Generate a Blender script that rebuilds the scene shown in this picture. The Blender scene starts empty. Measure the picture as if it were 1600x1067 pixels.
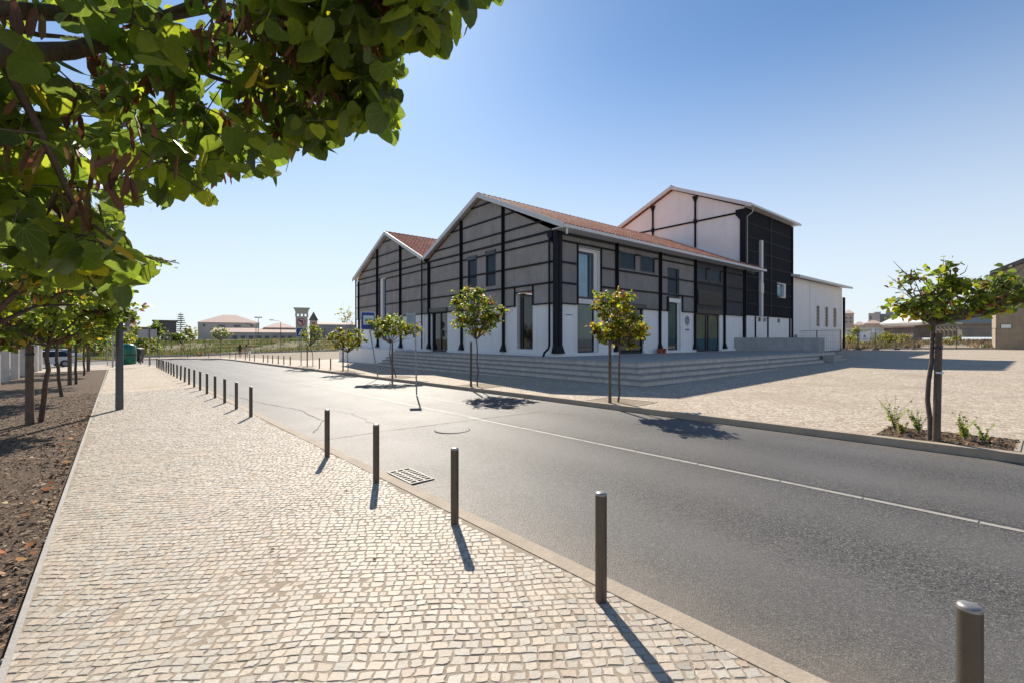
import bpy, bmesh, math, random
import numpy as np
from mathutils import Vector, Matrix, noise
R = math.radians
rnd = random.Random(7)
S = bpy.context.scene
COL = S.collection

# ------------------------------------------------------------ camera, sky, sun, exposure
EYE = 1.70
cam = bpy.data.cameras.new('camera'); co = bpy.data.objects.new('camera', cam); COL.objects.link(co)
co.location = (0, 0, EYE); co.rotation_euler = (R(90), 0, 0)
cam.sensor_width = 36.0; cam.lens = 36.0 * 722 / 1600; cam.shift_y = -4.0 / 1600
cam.clip_start = 0.05; cam.clip_end = 6000
S.camera = co
SUN_EL = 38.0
SUN_AZ = math.atan2(-0.25, 0.968)          # measured from +Y towards +X
w = bpy.data.worlds.new('World'); S.world = w; w.use_nodes = True
wn = w.node_tree; wn.nodes.clear()
sky = wn.nodes.new('ShaderNodeTexSky'); sky.sky_type = 'NISHITA'; sky.sun_disc = False
sky.sun_elevation = R(SUN_EL); sky.sun_rotation = SUN_AZ
sky.air_density = 1.0; sky.dust_density = 0.25; sky.ozone_density = 1.5; sky.altitude = 60
bg = wn.nodes.new('ShaderNodeBackground'); bg.inputs['Strength'].default_value = 0.085
wo = wn.nodes.new('ShaderNodeOutputWorld')
tc = wn.nodes.new('ShaderNodeTexCoord'); sp_ = wn.nodes.new('ShaderNodeSeparateXYZ'); wn.links.new(tc.outputs['Generated'], sp_.inputs[0])
mr = wn.nodes.new('ShaderNodeMapRange'); mr.interpolation_type = 'SMOOTHSTEP'; wn.links.new(sp_.outputs[2], mr.inputs[0])
mr.inputs[1].default_value = -.02; mr.inputs[2].default_value = .55; mr.inputs[3].default_value = .88; mr.inputs[4].default_value = 0.0
tn = wn.nodes.new('ShaderNodeMix'); tn.data_type = 'RGBA'; tn.blend_type = 'MULTIPLY'; tn.inputs[0].default_value = 1.0
tn.inputs[7].default_value = (.66, .82, .95, 1); wn.links.new(sky.outputs[0], tn.inputs[6])
hz = wn.nodes.new('ShaderNodeMix'); hz.data_type = 'RGBA'; wn.links.new(mr.outputs[0], hz.inputs[0]); wn.links.new(tn.outputs[2], hz.inputs[6]); hz.inputs[7].default_value = (6.1, 6.55, 6.95, 1)
wn.links.new(hz.outputs[2], bg.inputs[0]); wn.links.new(bg.outputs[0], wo.inputs[0])
sl = bpy.data.lights.new('sun', 'SUN'); sl.energy = 4.25; sl.angle = R(0.53); sl.color = (1.0, 0.915, 0.79)
so = bpy.data.objects.new('sun', sl); COL.objects.link(so); so.location = (-8, 30, 30)
to_sun = Vector((math.sin(SUN_AZ) * math.cos(R(SUN_EL)), math.cos(SUN_AZ) * math.cos(R(SUN_EL)), math.sin(R(SUN_EL))))
so.rotation_euler = to_sun.to_track_quat('Z', 'Y').to_euler()
S.view_settings.view_transform = 'Standard'; S.view_settings.look = 'None'
S.view_settings.gamma = 1.0; S.view_settings.use_curve_mapping = False
S.view_settings.exposure = 0.72
S.cycles.max_bounces = 8; S.cycles.transparent_max_bounces = 8

# ------------------------------------------------------------ helpers
NX, NY = 0.759, 0.651                       # unit across the road
def nt(n, t): return (n * NX - t * NY, n * NY + t * NX)
def g(x, y):
    xx = max(-62.0, min(45.0, x)); yy = min(y, 150.0)
    return 0.001 * yy + (0.0185 if xx < 0 else 0.0145) * xx
def P(px, py, Y):                           # a sight line of the photograph at depth Y, used to survey the place
    return ((px - 800) / 722 * Y, Y, EYE + (529.5 - py) / 722 * Y)

def tag(o, label=None, cat=None, group=None, kind=None):
    if label: o['label'] = label
    if cat: o['category'] = cat
    if group: o['group'] = group
    if kind: o['kind'] = kind
    return o
def empty(name, loc=(0, 0, 0), rz=0, label=None, cat=None, group=None):
    o = bpy.data.objects.new(name, None); COL.objects.link(o); o.location = loc; o.rotation_euler = (0, 0, rz)
    o.empty_display_size = 0.2
    return tag(o, label, cat, group)
def copy_tree(o, parent=None):
    c = o.copy(); COL.objects.link(c); c.parent = parent
    for ch in list(o.children): copy_tree(ch, c)
    return c

class MB:
    def __init__(s): s.v = []; s.f = []; s.mi = []; s.sm = []
    def add(s, vs, fs, mi=0, smooth=False):
        b = len(s.v); s.v += [tuple(p) for p in vs]
        for f in fs: s.f.append(tuple(b + i for i in f)); s.mi.append(mi); s.sm.append(smooth)
    def box(s, x0, x1, y0, y1, z0, z1, mi=0):
        s.add([(x0,y0,z0),(x1,y0,z0),(x1,y1,z0),(x0,y1,z0),(x0,y0,z1),(x1,y0,z1),(x1,y1,z1),(x0,y1,z1)],
              [(0,3,2,1),(4,5,6,7),(0,1,5,4),(1,2,6,5),(2,3,7,6),(3,0,4,7)], mi)
    def quad(s, a, b, c, d, mi=0): s.add([a,b,c,d], [(0,1,2,3)], mi)
    def tube(s, pts, rad, seg=8, mi=0, cap=True, smooth=True):
        pts = [Vector(p) for p in pts]; n = len(pts)
        if not hasattr(rad, '__len__'): rad = [rad] * n
        vs = []; 
        up = Vector((0,0,1)); d0 = (pts[1]-pts[0]).normalized()
        a = d0.cross(up) if abs(d0.z) < .95 else d0.cross(Vector((1,0,0))); a.normalize()
        for i, p in enumerate(pts):
            d = (pts[min(i+1,n-1)] - pts[max(i-1,0)]).normalized()
            a = (a - d * a.dot(d)).normalized(); b = d.cross(a)
            for k in range(seg):
                th = 2*math.pi*k/seg
                vs.append(p + (a*math.cos(th) + b*math.sin(th)) * rad[i])
        fs = []
        for i in range(n-1):
            for k in range(seg):
                k2 = (k+1) % seg
                fs.append((i*seg+k, i*seg+k2, (i+1)*seg+k2, (i+1)*seg+k))
        s.add(vs, fs, mi, smooth)
        if cap: s.add(vs[:seg], [tuple(range(seg))[::-1]], mi); s.add(vs[-seg:], [tuple(range(seg))], mi)
    def lathe(s, prof, seg=16, c=(0,0), mi=0, smooth=True, sx=1, sy=1):
        vs = []; 
        for r, z in prof:
            for k in range(seg):
                th = 2*math.pi*k/seg; vs.append((c[0]+r*sx*math.cos(th), c[1]+r*sy*math.sin(th), z))
        fs = []
        for i in range(len(prof)-1):
            for k in range(seg):
                k2 = (k+1) % seg; fs.append((i*seg+k, i*seg+k2, (i+1)*seg+k2, (i+1)*seg+k))
        s.add(vs, fs, mi, smooth)
        s.add(vs[:seg], [tuple(range(seg))[::-1]], mi); s.add(vs[-seg:], [tuple(range(seg))], mi)
    def prism(s, poly, axis, a, b, mi=0):
        # poly: 2D points in the two other axes (in order), extruded a..b along axis
        def p3(p, h): return (h, p[0], p[1]) if axis == 'x' else (p[0], h, p[1]) if axis == 'y' else (p[0], p[1], h)
        n = len(poly); vs = [p3(p, a) for p in poly] + [p3(p, b) for p in poly]
        fs = [tuple(range(n)), tuple(range(n, 2*n))[::-1]] + [(i, i+n, (i+1) % n + n, (i+1) % n) for i in range(n)]
        s.add(vs, fs, mi)
    def build(s, name, mat, parent=None, loc=None, recalc=True, bevel=0):
        me = bpy.data.meshes.new(name); me.from_pydata([tuple(p) for p in s.v], [], s.f)
        for m in (mat if isinstance(mat, (list, tuple)) else [mat]): me.materials.append(m)
        me.polygons.foreach_set('material_index', s.mi); me.polygons.foreach_set('use_smooth', s.sm)
        me.update()
        if recalc:
            bm = bmesh.new(); bm.from_mesh(me); bmesh.ops.recalc_face_normals(bm, faces=bm.faces); bm.to_mesh(me); bm.free()
        o = bpy.data.objects.new(name, me); COL.objects.link(o)
        if parent: o.parent = parent
        if loc: o.location = loc
        if bevel:
            b = o.modifiers.new('bevel', 'BEVEL'); b.width = bevel; b.segments = 2; b.limit_method = 'ANGLE'
        return o

# ------------------------------------------------------------ materials
MATS = {}
class NG:
    def __init__(s, name):
        m = bpy.data.materials.new(name); m.use_nodes = True; s.m = m; s.t = m.node_tree; s.t.nodes.clear()
        s.out = s.n('ShaderNodeOutputMaterial'); s.b = s.n('ShaderNodeBsdfPrincipled'); s.l(s.b.outputs[0], s.out.inputs[0])
        s.geo = s.n('ShaderNodeNewGeometry')
    def n(s, t, **k):
        x = s.t.nodes.new(t)
        for a, v in k.items(): setattr(x, a, v)
        return x
    def l(s, a, b): s.t.links.new(a, b)
    def tex(s, kind, scale, vec=None, **inp):
        x = s.n('ShaderNodeTex' + kind)
        for a, v in list(inp.items()):
            if a.startswith('_'): setattr(x, a[1:], v)
        x.inputs['Scale'].default_value = scale
        for a, v in inp.items():
            if not a.startswith('_'): x.inputs[a].default_value = v
        s.l(vec if vec is not None else s.geo.outputs['Position'], x.inputs['Vector'])
        return x
    def ramp(s, fac, stops):
        x = s.n('ShaderNodeValToRGB'); e = x.color_ramp.elements
        while len(e) < len(stops): e.new(0.5)
        for i, (p, c) in enumerate(stops):
            e[i].position = p; e[i].color = (*c, 1) if len(c) == 3 else c
        s.l(fac, x.inputs[0]); return x.outputs[0]
    def mix(s, f, a, b, mode='MIX'):
        x = s.n('ShaderNodeMix', data_type='RGBA', blend_type=mode)
        for i, v in ((0, f), (6, a), (7, b)):
            if hasattr(v, 'is_output'): s.l(v, x.inputs[i])
            elif i == 0: x.inputs[0].default_value = v
            else: x.inputs[i].default_value = (*v, 1)
        return x.outputs[2]
    def math(s, op, a, b=0.0, clamp=False):
        x = s.n('ShaderNodeMath', operation=op, use_clamp=clamp)
        for i, v in ((0, a), (1, b)):
            if hasattr(v, 'is_output'): s.l(v, x.inputs[i])
            else: x.inputs[i].default_value = v
        return x.outputs[0]
    def map(s, scale=(1,1,1), rot=(0,0,0), src=None):
        x = s.n('ShaderNodeMapping'); x.inputs['Scale'].default_value = scale; x.inputs['Rotation'].default_value = rot
        s.l(src if src is not None else s.geo.outputs['Position'], x.inputs[0]); return x.outputs[0]
    def bump(s, h, dist=0.01, strength=1.0, prev=None):
        x = s.n('ShaderNodeBump'); x.inputs['Distance'].default_value = dist; x.inputs['Strength'].default_value = strength
        s.l(h, x.inputs['Height'])
        if prev is not None: s.l(prev, x.inputs['Normal'])
        s.l(x.outputs[0], s.b.inputs['Normal']); return x.outputs[0]
    def col(s, c):
        if hasattr(c, 'is_output'): s.l(c, s.b.inputs['Base Color'])
        else: s.b.inputs['Base Color'].default_value = (*c, 1)
    def set(s, **k):
        for a, v in k.items():
            i = s.b.inputs[a.replace('_', ' ')]
            if hasattr(v, 'is_output'): s.l(v, i)
            else: i.default_value = v
        return s
def plain(name, c, rough=0.6, var=0.12, scale=3.0, bump=0.0, bscale=60, metal=0.0, spec=0.5, streak=0.0):
    if name in MATS: return MATS[name]
    k = NG(name); n1 = k.tex('Noise', scale, Detail=6.0, Roughness=0.65)
    lo = tuple(x*(1-var) for x in c); hi = tuple(min(1, x*(1+var)) for x in c)
    cc = k.ramp(n1.outputs[0], [(0.3, lo), (0.7, hi)])
    if streak:
        n2 = k.tex('Noise', 1.0, vec=k.map((6, 6, 0.5)), Detail=5.0)
        cc = k.mix(k.math('MULTIPLY', k.ramp(n2.outputs[0], [(0.45,(0,0,0)),(0.75,(1,1,1))]), streak), cc, tuple(x*0.5 for x in c))
    k.col(cc); k.set(Roughness=rough, Metallic=metal, Specular_IOR_Level=spec)
    if bump: k.bump(k.tex('Noise', bscale, Detail=3.0).outputs[0], bump)
    MATS[name] = k.m; return k.m

# cobble material for the far paving (procedural setts, about 8.5 cm)
def make_cobble(name='cobble_far', tint=(1,1,1)):
    k = NG(name)
    warp = k.tex('Noise', 1.3, Detail=2.0)
    wv = k.n('ShaderNodeVectorMath', operation='MULTIPLY_ADD'); k.l(warp.outputs[1], wv.inputs[0]); wv.inputs[1].default_value = (.12,.12,0); k.l(k.geo.outputs['Position'], wv.inputs[2])
    flat = k.map((1,1,0), src=wv.outputs[0])
    v1 = k.tex('Voronoi', 11.5, vec=flat, Randomness=0.45)
    v1.distance = 'CHEBYCHEV'
    v2 = k.tex('Voronoi', 11.5, vec=flat, Randomness=0.45, _feature='DISTANCE_TO_EDGE')
    sep = k.n('ShaderNodeSeparateColor'); k.l(v1.outputs['Color'], sep.inputs[0])
    stone = k.ramp(sep.outputs[0], [(0.0,(.33*tint[0],.275*tint[1],.215*tint[2])),(0.5,(.47*tint[0],.41*tint[1],.33*tint[2])),(1.0,(.58*tint[0],.52*tint[1],.435*tint[2]))])
    joint = k.ramp(v2.outputs['Distance'], [(0.03,(1,1,1)),(0.11,(0,0,0))])
    c = k.mix(joint, stone, (.29,.235,.17))
    pat = k.tex('Noise', 0.45, vec=k.map((1,.8,0)), Detail=7.0, Roughness=0.65)
    c = k.mix(k.ramp(pat.outputs[0], [(0.50,(0,0,0)),(0.68,(.75,.75,.75))]), c, (.36,.285,.205))
    st = k.tex('Noise', 0.9, vec=k.map((.3,1.6,0)), Detail=6.0)
    c = k.mix(k.ramp(st.outputs[0], [(0.55,(0,0,0)),(0.75,(.4,.4,.4))]), c, (.24,.19,.14))
    k.col(c); k.set(Roughness=0.78, Specular_IOR_Level=0.35)
    b = k.bump(k.ramp(v2.outputs['Distance'], [(0.0,(0,0,0)),(0.16,(1,1,1))]), 0.008, 0.9)
    k.bump(k.tex('Noise', 90, Detail=3.0).outputs[0], 0.002, 0.6, prev=b)
    return k.m
M_COB = make_cobble(tint=(1.13, 1.08, 1.03))

def make_stone():
    k = NG('sett_stone'); a = k.n('ShaderNodeAttribute', attribute_name='tint')
    n1 = k.tex('Noise', 28, Detail=6.0, Roughness=.7); n2 = k.tex('Noise', 0.7, Detail=5.0)
    c = k.mix(k.ramp(n1.outputs[0], [(0.35,(.35,.35,.35)),(0.65,(0,0,0))]), a.outputs['Color'], (.36,.30,.235))
    c = k.mix(k.ramp(n2.outputs[0], [(0.5,(0,0,0)),(0.72,(.45,.45,.45))]), c, (.37,.30,.22))
    sp = k.tex('Voronoi', 55, Randomness=1.0)
    c = k.mix(k.ramp(sp.outputs['Distance'], [(0.08,(.5,.5,.5)),(0.16,(0,0,0))]), c, (.15,.11,.08))
    k.col(c); k.set(Roughness=.62, Specular_IOR_Level=.4)
    b = k.bump(k.tex('Noise', 45, Detail=4.0).outputs[0], .004, .8)
    return k.m
M_STONE = make_stone()
def make_sand():
    k = NG('joint_sand'); n = k.tex('Noise', 60, Detail=6.0, Roughness=.8); v = k.tex('Voronoi', 160, Randomness=1.0)
    c = k.ramp(n.outputs[0], [(0.3,(.27,.215,.155)),(0.55,(.36,.295,.22)),(0.75,(.45,.38,.30))])
    c = k.mix(k.ramp(v.outputs['Distance'], [(0.15,(.4,.4,.4)),(0.3,(0,0,0))]), c, (.14,.10,.07))
    k.col(c); k.set(Roughness=.95); k.bump(n.outputs[0], .004); return k.m
M_SAND = make_sand()
def make_asphalt():
    k = NG('asphalt')
    v = k.tex('Voronoi', 105, Randomness=1.0); sep = k.n('ShaderNodeSeparateColor'); k.l(v.outputs['Color'], sep.inputs[0])
    c = k.ramp(sep.outputs[0], [(0.0,(.020,.019,.018)),(0.30,(.048,.045,.042)),(0.6,(.088,.082,.075)),(0.88,(.135,.125,.113)),(1.0,(.23,.215,.19))])
    big = k.tex('Noise', 0.35, vec=k.map((1,1,0)), Detail=6.0, Roughness=.6)
    c = k.mix(k.ramp(big.outputs[0], [(0.42,(0,0,0)),(0.66,(.55,.55,.55))]), c, (.085,.077,.068))
    # wheel-worn bands and dusty gutters run along the road
    d = k.n('ShaderNodeVectorMath', operation='DOT_PRODUCT'); k.l(k.geo.outputs['Position'], d.inputs[0]); d.inputs[1].default_value = (NX, NY, 0)
    e1 = k.n('ShaderNodeMapRange'); k.l(d.outputs['Value'], e1.inputs[0]); e1.inputs[1].default_value = 2.6; e1.inputs[2].default_value = 3.6; e1.inputs[3].default_value = 1; e1.inputs[4].default_value = 0
    e2 = k.n('ShaderNodeMapRange'); k.l(d.outputs['Value'], e2.inputs[0]); e2.inputs[1].default_value = 9.0; e2.inputs[2].default_value = 9.5
    ed = k.math('ADD', e1.outputs[0], e2.outputs[0], True)
    nn = k.tex('Noise', 2.2, Detail=5.0)
    c = k.mix(k.math('MULTIPLY', ed, k.ramp(nn.outputs[0], [(0.3,(.25,.25,.25)),(0.7,(.85,.85,.85))])), c, (.22,.185,.145))
    wv = k.math('SINE', k.math('MULTIPLY', d.outputs['Value'], 3.7))
    wr = k.math('MULTIPLY', k.math('MULTIPLY', k.math('ADD', wv, 1.0), 0.40), k.tex('Noise', .8, vec=k.map((1,1,0)), Detail=5.0).outputs[0])
    c = k.mix(wr, c, (.15,.14,.13))
    k.col(c)
    rr = k.ramp(k.math('ADD', k.math('MULTIPLY', sep.outputs[1], .5), k.math('MULTIPLY', big.outputs[0], .5)), [(0.2,(.70,.70,.70)),(0.8,(.50,.50,.50))])
    k.set(Roughness=rr, Specular_IOR_Level=.34)
    b = k.bump(v.outputs['Distance'], .003, .7)
    k.bump(k.tex('Noise', 5, Detail=3.0).outputs[0], .006, .5, prev=b)
    return k.m
M_ASP = make_asphalt()
def make_soil():
    k = NG('mulch_soil'); n = k.tex('Noise', 18, Detail=8.0, Roughness=.75); v = k.tex('Voronoi', 40, vec=k.map((1,2.2,1), (0,0,.6)), Randomness=1.0)
    sep = k.n('ShaderNodeSeparateColor'); k.l(v.outputs['Color'], sep.inputs[0])
    c = k.ramp(sep.outputs[0], [(0,(.06,.04,.024)),(.5,(.16,.10,.06)),(.85,(.26,.17,.105)),(1,(.38,.27,.17))])
    c = k.mix(k.ramp(n.outputs[0], [(.4,(0,0,0)),(.7,(.6,.6,.6))]), c, (.12,.085,.06))
    k.col(c); k.set(Roughness=.95); b = k.bump(n.outputs[0], .04); k.bump(v.outputs['Distance'], .02, 1, prev=b); return k.m
M_SOIL = make_soil()
def make_dirt(name, a, b_, s=1.2):
    k = NG(name); n = k.tex('Noise', s, Detail=9.0, Roughness=.7); n2 = k.tex('Noise', 22, Detail=4.0)
    c = k.ramp(n.outputs[0], [(.35,a),(.65,b_)]); c = k.mix(k.ramp(n2.outputs[0], [(.4,(.35,.35,.35)),(.65,(0,0,0))]), c, tuple(x*.6 for x in a))
    k.col(c); k.set(Roughness=.95); k.bump(n2.outputs[0], .03); return k.m
M_DIRT = make_dirt('dry_dirt', (.25,.19,.125), (.40,.33,.24))
M_FIELD = make_dirt('dry_grass_ground', (.10,.11,.035), (.26,.21,.10), .5)
def make_paint(name, c, wear):
    k = NG(name); n = k.tex('Noise', 7, Detail=9.0, Roughness=.8); n2 = k.tex('Noise', 1.3, Detail=3.0)
    f = k.math('ADD', k.math('MULTIPLY', n.outputs[0], .6), k.math('MULTIPLY', n2.outputs[0], .4))
    k.col(k.mix(k.ramp(f, [(wear-.05,(1,1,1)),(wear+.05,(0,0,0))]), c, (.095,.09,.085)))
    k.set(Roughness=.6); k.bump(k.tex('Noise', 120).outputs[0], .002); return k.m
M_LINE = make_paint('road_paint', (.36,.335,.29), .42)
M_LINE_W = make_paint('road_paint_worn', (.20,.185,.165), .50)
M_CRACK = plain('crack_tar', (.018,.017,.017), .8)
def make_concrete(name, c, streak=.25, bs=25, lines=False):
    k = NG(name); n = k.tex('Noise', 2.2, Detail=8.0, Roughness=.7); n2 = k.tex('Noise', 40, Detail=5.0)
    cc = k.ramp(n.outputs[0], [(.3,tuple(x*.80 for x in c)),(.7,tuple(min(1,x*1.12) for x in c))])
    cc = k.mix(k.ramp(n2.outputs[0], [(.35,(.3,.3,.3)),(.6,(0,0,0))]), cc, tuple(x*.7 for x in c))
    n3 = k.tex('Noise', 1.0, vec=k.map((4,4,.45)), Detail=6.0)
    cc = k.mix(k.math('MULTIPLY', k.ramp(n3.outputs[0], [(.5,(0,0,0)),(.8,(1,1,1))]), streak), cc, tuple(x*.45 for x in c))
    if lines:
        vt = k.n('ShaderNodeVectorTransform', vector_type='POINT', convert_from='WORLD', convert_to='OBJECT'); k.l(k.geo.outputs['Position'], vt.inputs[0])
        sx = k.n('ShaderNodeSeparateXYZ'); k.l(vt.outputs[0], sx.inputs[0])
        fr = k.math('FRACT', k.math('MULTIPLY', k.math('ADD', sx.outputs[0], sx.outputs[1]), .55)); cc = k.mix(k.math('MULTIPLY', k.math('LESS_THAN', fr, .012), .6), cc, tuple(x*.3 for x in c))
    k.col(cc); k.set(Roughness=.82, Specular_IOR_Level=.3); k.bump(n2.outputs[0], .004); return k.m
M_CONC = make_concrete('concrete', (.44,.41,.37))
M_RISER = make_concrete('riser_concrete', (.60,.55,.495), .4, lines=True)
M_TREAD = make_concrete('tread_concrete', (.34,.32,.30), .3)
M_KERB = make_concrete('kerb_stone', (.43,.355,.27), .2)
M_PIL = make_concrete('pillar_concrete', (.62,.59,.55), .4)
M_PAR = make_concrete('parapet_concrete', (.40,.40,.40), .3)
def make_white():
    k = NG('white_render'); n = k.tex('Noise', .8, Detail=8.0, Roughness=.7)
    c = k.ramp(n.outputs[0], [(.3,(.78,.77,.76)),(.7,(.86,.85,.84))])
    n3 = k.tex('Noise', 1.0, vec=k.map((2.5,2.5,.3)), Detail=7.0)
    c = k.mix(k.ramp(n3.outputs[0], [(.55,(0,0,0)),(.85,(.28,.28,.28))]), c, (.50,.47,.44))
    k.col(c); k.set(Roughness=.8, Specular_IOR_Level=.3); k.bump(k.tex('Noise', 30, Detail=4.0).outputs[0], .004); return k.m
M_WHITE = make_white()
def make_clad(name, c, var=.16):
    k = NG(name)
    vt = k.n('ShaderNodeVectorTransform', vector_type='POINT', convert_from='WORLD', convert_to='OBJECT'); k.l(k.geo.outputs['Position'], vt.inputs[0])
    sx = k.n('ShaderNodeSeparateXYZ'); k.l(vt.outputs[0], sx.inputs[0])
    u = k.math('ADD', sx.outputs[0], sx.outputs[1])
    rib = k.math('SINE', k.math('MULTIPLY', u, 42.0))
    fr = k.math('FRACT', k.math('MULTIPLY', u, 1.02)); seam = k.math('LESS_THAN', fr, .018)
    n = k.tex('Noise', .9, Detail=7.0, Roughness=.65)
    cc = k.ramp(n.outputs[0], [(.3,tuple(x*(1-var) for x in c)),(.7,tuple(x*(1+var) for x in c))])
    n3 = k.tex('Noise', 1.0, vec=k.map((3,3,.35)), Detail=6.0)
    cc = k.mix(k.ramp(n3.outputs[0], [(.5,(0,0,0)),(.8,(.35,.35,.35))]), cc, tuple(x*.6 for x in c))
    cc = k.mix(k.math('MULTIPLY', k.math('ADD', rib, 1.0), .12), cc, tuple(x*.55 for x in c))
    cc = k.mix(k.math('MULTIPLY', seam, .5), cc, tuple(x*.4 for x in c))
    k.col(cc); k.set(Roughness=.85, Specular_IOR_Level=.1)
    k.bump(rib, .012, .6); return k.m
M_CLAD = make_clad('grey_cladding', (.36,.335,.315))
M_CLAD_R = make_clad('grey_cladding_side', (.26,.25,.245))  # same mesh on the side face; its darker slanting look is painted in
M_CLAD_E = make_clad('grey_cladding_side_darkened', (.085,.085,.092))  # end bays of that mesh, view-dependent darkening put into the colour
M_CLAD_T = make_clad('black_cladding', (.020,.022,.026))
M_STEEL = plain('black_steel', (.012,.014,.019), .55, .15, 4, spec=.15)
M_BOLL = plain('brown_grey_steel', (.095,.078,.062), .42, .10, 9, bump=.001, bscale=200, metal=.35)
M_BCAP = plain('cap_steel', (.30,.285,.27), .4, .1, 9, metal=.5)
M_POLE = plain('lamp_grey_paint', (.085,.09,.10), .45, .12, 2)
M_GALV = plain('galvanised', (.33,.34,.34), .45, .15, 5, metal=.6)
M_TRIM = plain('white_trim', (.66,.655,.65), .5, .06, 3)
M_FRAME = plain('dark_frame', (.014,.016,.022), .35, .1, 5)
def make_glass(name, c, rough=.03, lines=0.0, lower=None, coat=.12, sp=.5):
    k = NG(name); n = k.tex('Noise', 1.4, Detail=3.0)
    cc = k.ramp(n.outputs[0], [(.3,tuple(x*.75 for x in c)),(.7,tuple(x*1.2 for x in c))])
    if lines:
        vt = k.n('ShaderNodeVectorTransform', vector_type='POINT', convert_from='WORLD', convert_to='OBJECT'); k.l(k.geo.outputs['Position'], vt.inputs[0])
        sx = k.n('ShaderNodeSeparateXYZ'); k.l(vt.outputs[0], sx.inputs[0])
        u = k.math('SINE', k.math('MULTIPLY', k.math('ADD', sx.outputs[0], sx.outputs[1]), 40.0))
        cc = k.mix(k.math('MULTIPLY', k.math('ADD', u, 1.0), lines), cc, tuple(x*.3 for x in c))
        if lower: cc = k.mix(k.math('LESS_THAN', sx.outputs[2], .85), cc, lower)
    k.col(cc); k.set(Roughness=rough, Specular_IOR_Level=sp, IOR=1.5, Coat_Weight=coat, Coat_Roughness=.02)
    k.bump(k.tex('Noise', .9).outputs[0], .01, .15); return k.m
M_GL_DARK = make_glass('glass_dark', (.010,.017,.020))
M_GL_SKY = make_glass('glass_painted_sky', (.15,.31,.43), .04, coat=.5)  # blue of the reflected sky is put into the pane colour
M_GL_BLUE = make_glass('glass_screened', (.022,.046,.066), .35, sp=.15, coat=0)
M_GL_CUR = make_glass('glass_curtain', (.075,.135,.115), .05, .22, (.03,.075,.095))
M_GL_CUR2 = make_glass('glass_curtain_beige', (.17,.19,.12), .05, .22, (.03,.09,.11))
def make_tile(name, c1, c2):
    k = NG(name); a = k.n('ShaderNodeAttribute', attribute_name='tint')
    c = k.ramp(a.outputs['Fac'], [(0,c1),(1,c2)])
    n = k.tex('Noise', 6, Detail=6.0); c = k.mix(k.ramp(n.outputs[0], [(.45,(0,0,0)),(.7,(.5,.5,.5))]), c, tuple(x*.55 for x in c1))
    k.col(c); k.set(Roughness=.8); k.bump(k.tex('Noise', 50).outputs[0], .003); return k.m
M_TILE = make_tile('clay_tile', (.46,.19,.11), (.72,.37,.24))
M_FARTILE = plain('far_roof_tile', (.42,.30,.25), .85, .2, 1.2)
M_BARK = plain('bark', (.10,.07,.05), .9, .4, 14, bump=.012, bscale=40)
M_BARKG = plain('bark_grey', (.115,.09,.07), .9, .35, 14, bump=.012, bscale=50)
M_WOOD = plain('stake_wood', (.135,.10,.072), .85, .3, 5, bump=.006, bscale=30, streak=.6)
def leaf_mat(name, trans=.45, veins=False, rough=.42):
    k = NG(name); a = k.n('ShaderNodeAttribute', attribute_name='tint'); c = a.outputs['Color']
    if veins:
        uv = k.n('ShaderNodeUVMap'); s = k.n('ShaderNodeSeparateXYZ'); k.l(uv.outputs[0], s.inputs[0])
        ang = k.math('ARCTAN2', s.outputs[0], s.outputs[1])
        fr = k.math('FRACT', k.math('ADD', k.math('MULTIPLY', ang, 1.75), .5)); dd = k.math('ABSOLUTE', k.math('SUBTRACT', fr, .5))
        rad = k.math('SQRT', k.math('ADD', k.math('MULTIPLY', s.outputs[0], s.outputs[0]), k.math('MULTIPLY', s.outputs[1], s.outputs[1])))
        vn = k.math('LESS_THAN', k.math('MULTIPLY', dd, rad), .009)
        n = k.tex('Noise', 60, Detail=4.0)
        c = k.mix(k.math('MULTIPLY', vn, .35), c, (.24,.30,.10)); c = k.mix(k.ramp(n.outputs[0], [(.4,(0,0,0)),(.75,(.35,.35,.35))]), c, (.03,.055,.012))
        k.bump(k.math('ADD', k.math('MULTIPLY', vn, -1.0), k.tex('Noise', 35).outputs[0]), .003, .6)
    k.col(c); k.set(Roughness=rough, Specular_IOR_Level=.4)
    hs = k.n('ShaderNodeHueSaturation'); hs.inputs['Hue'].default_value = .485; hs.inputs['Saturation'].default_value = 1.05; hs.inputs['Value'].default_value = 3.9; k.l(c, hs.inputs['Color'])
    tr = k.n('ShaderNodeBsdfTranslucent'); k.l(hs.outputs[0], tr.inputs[0])
    mx = k.n('ShaderNodeMixShader'); mx.inputs[0].default_value = trans; k.l(k.b.outputs[0], mx.inputs[1]); k.l(tr.outputs[0], mx.inputs[2]); k.l(mx.outputs[0], k.out.inputs[0])
    return k.m
M_LEAF = leaf_mat('leaf_near', .58, True)
M_LEAF2 = leaf_mat('leaf_mid', .5)
M_GRASS = leaf_mat('grass_blade', .2, rough=.8)
M_POD = leaf_mat('seed_pod', .10, rough=.6)

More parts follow.
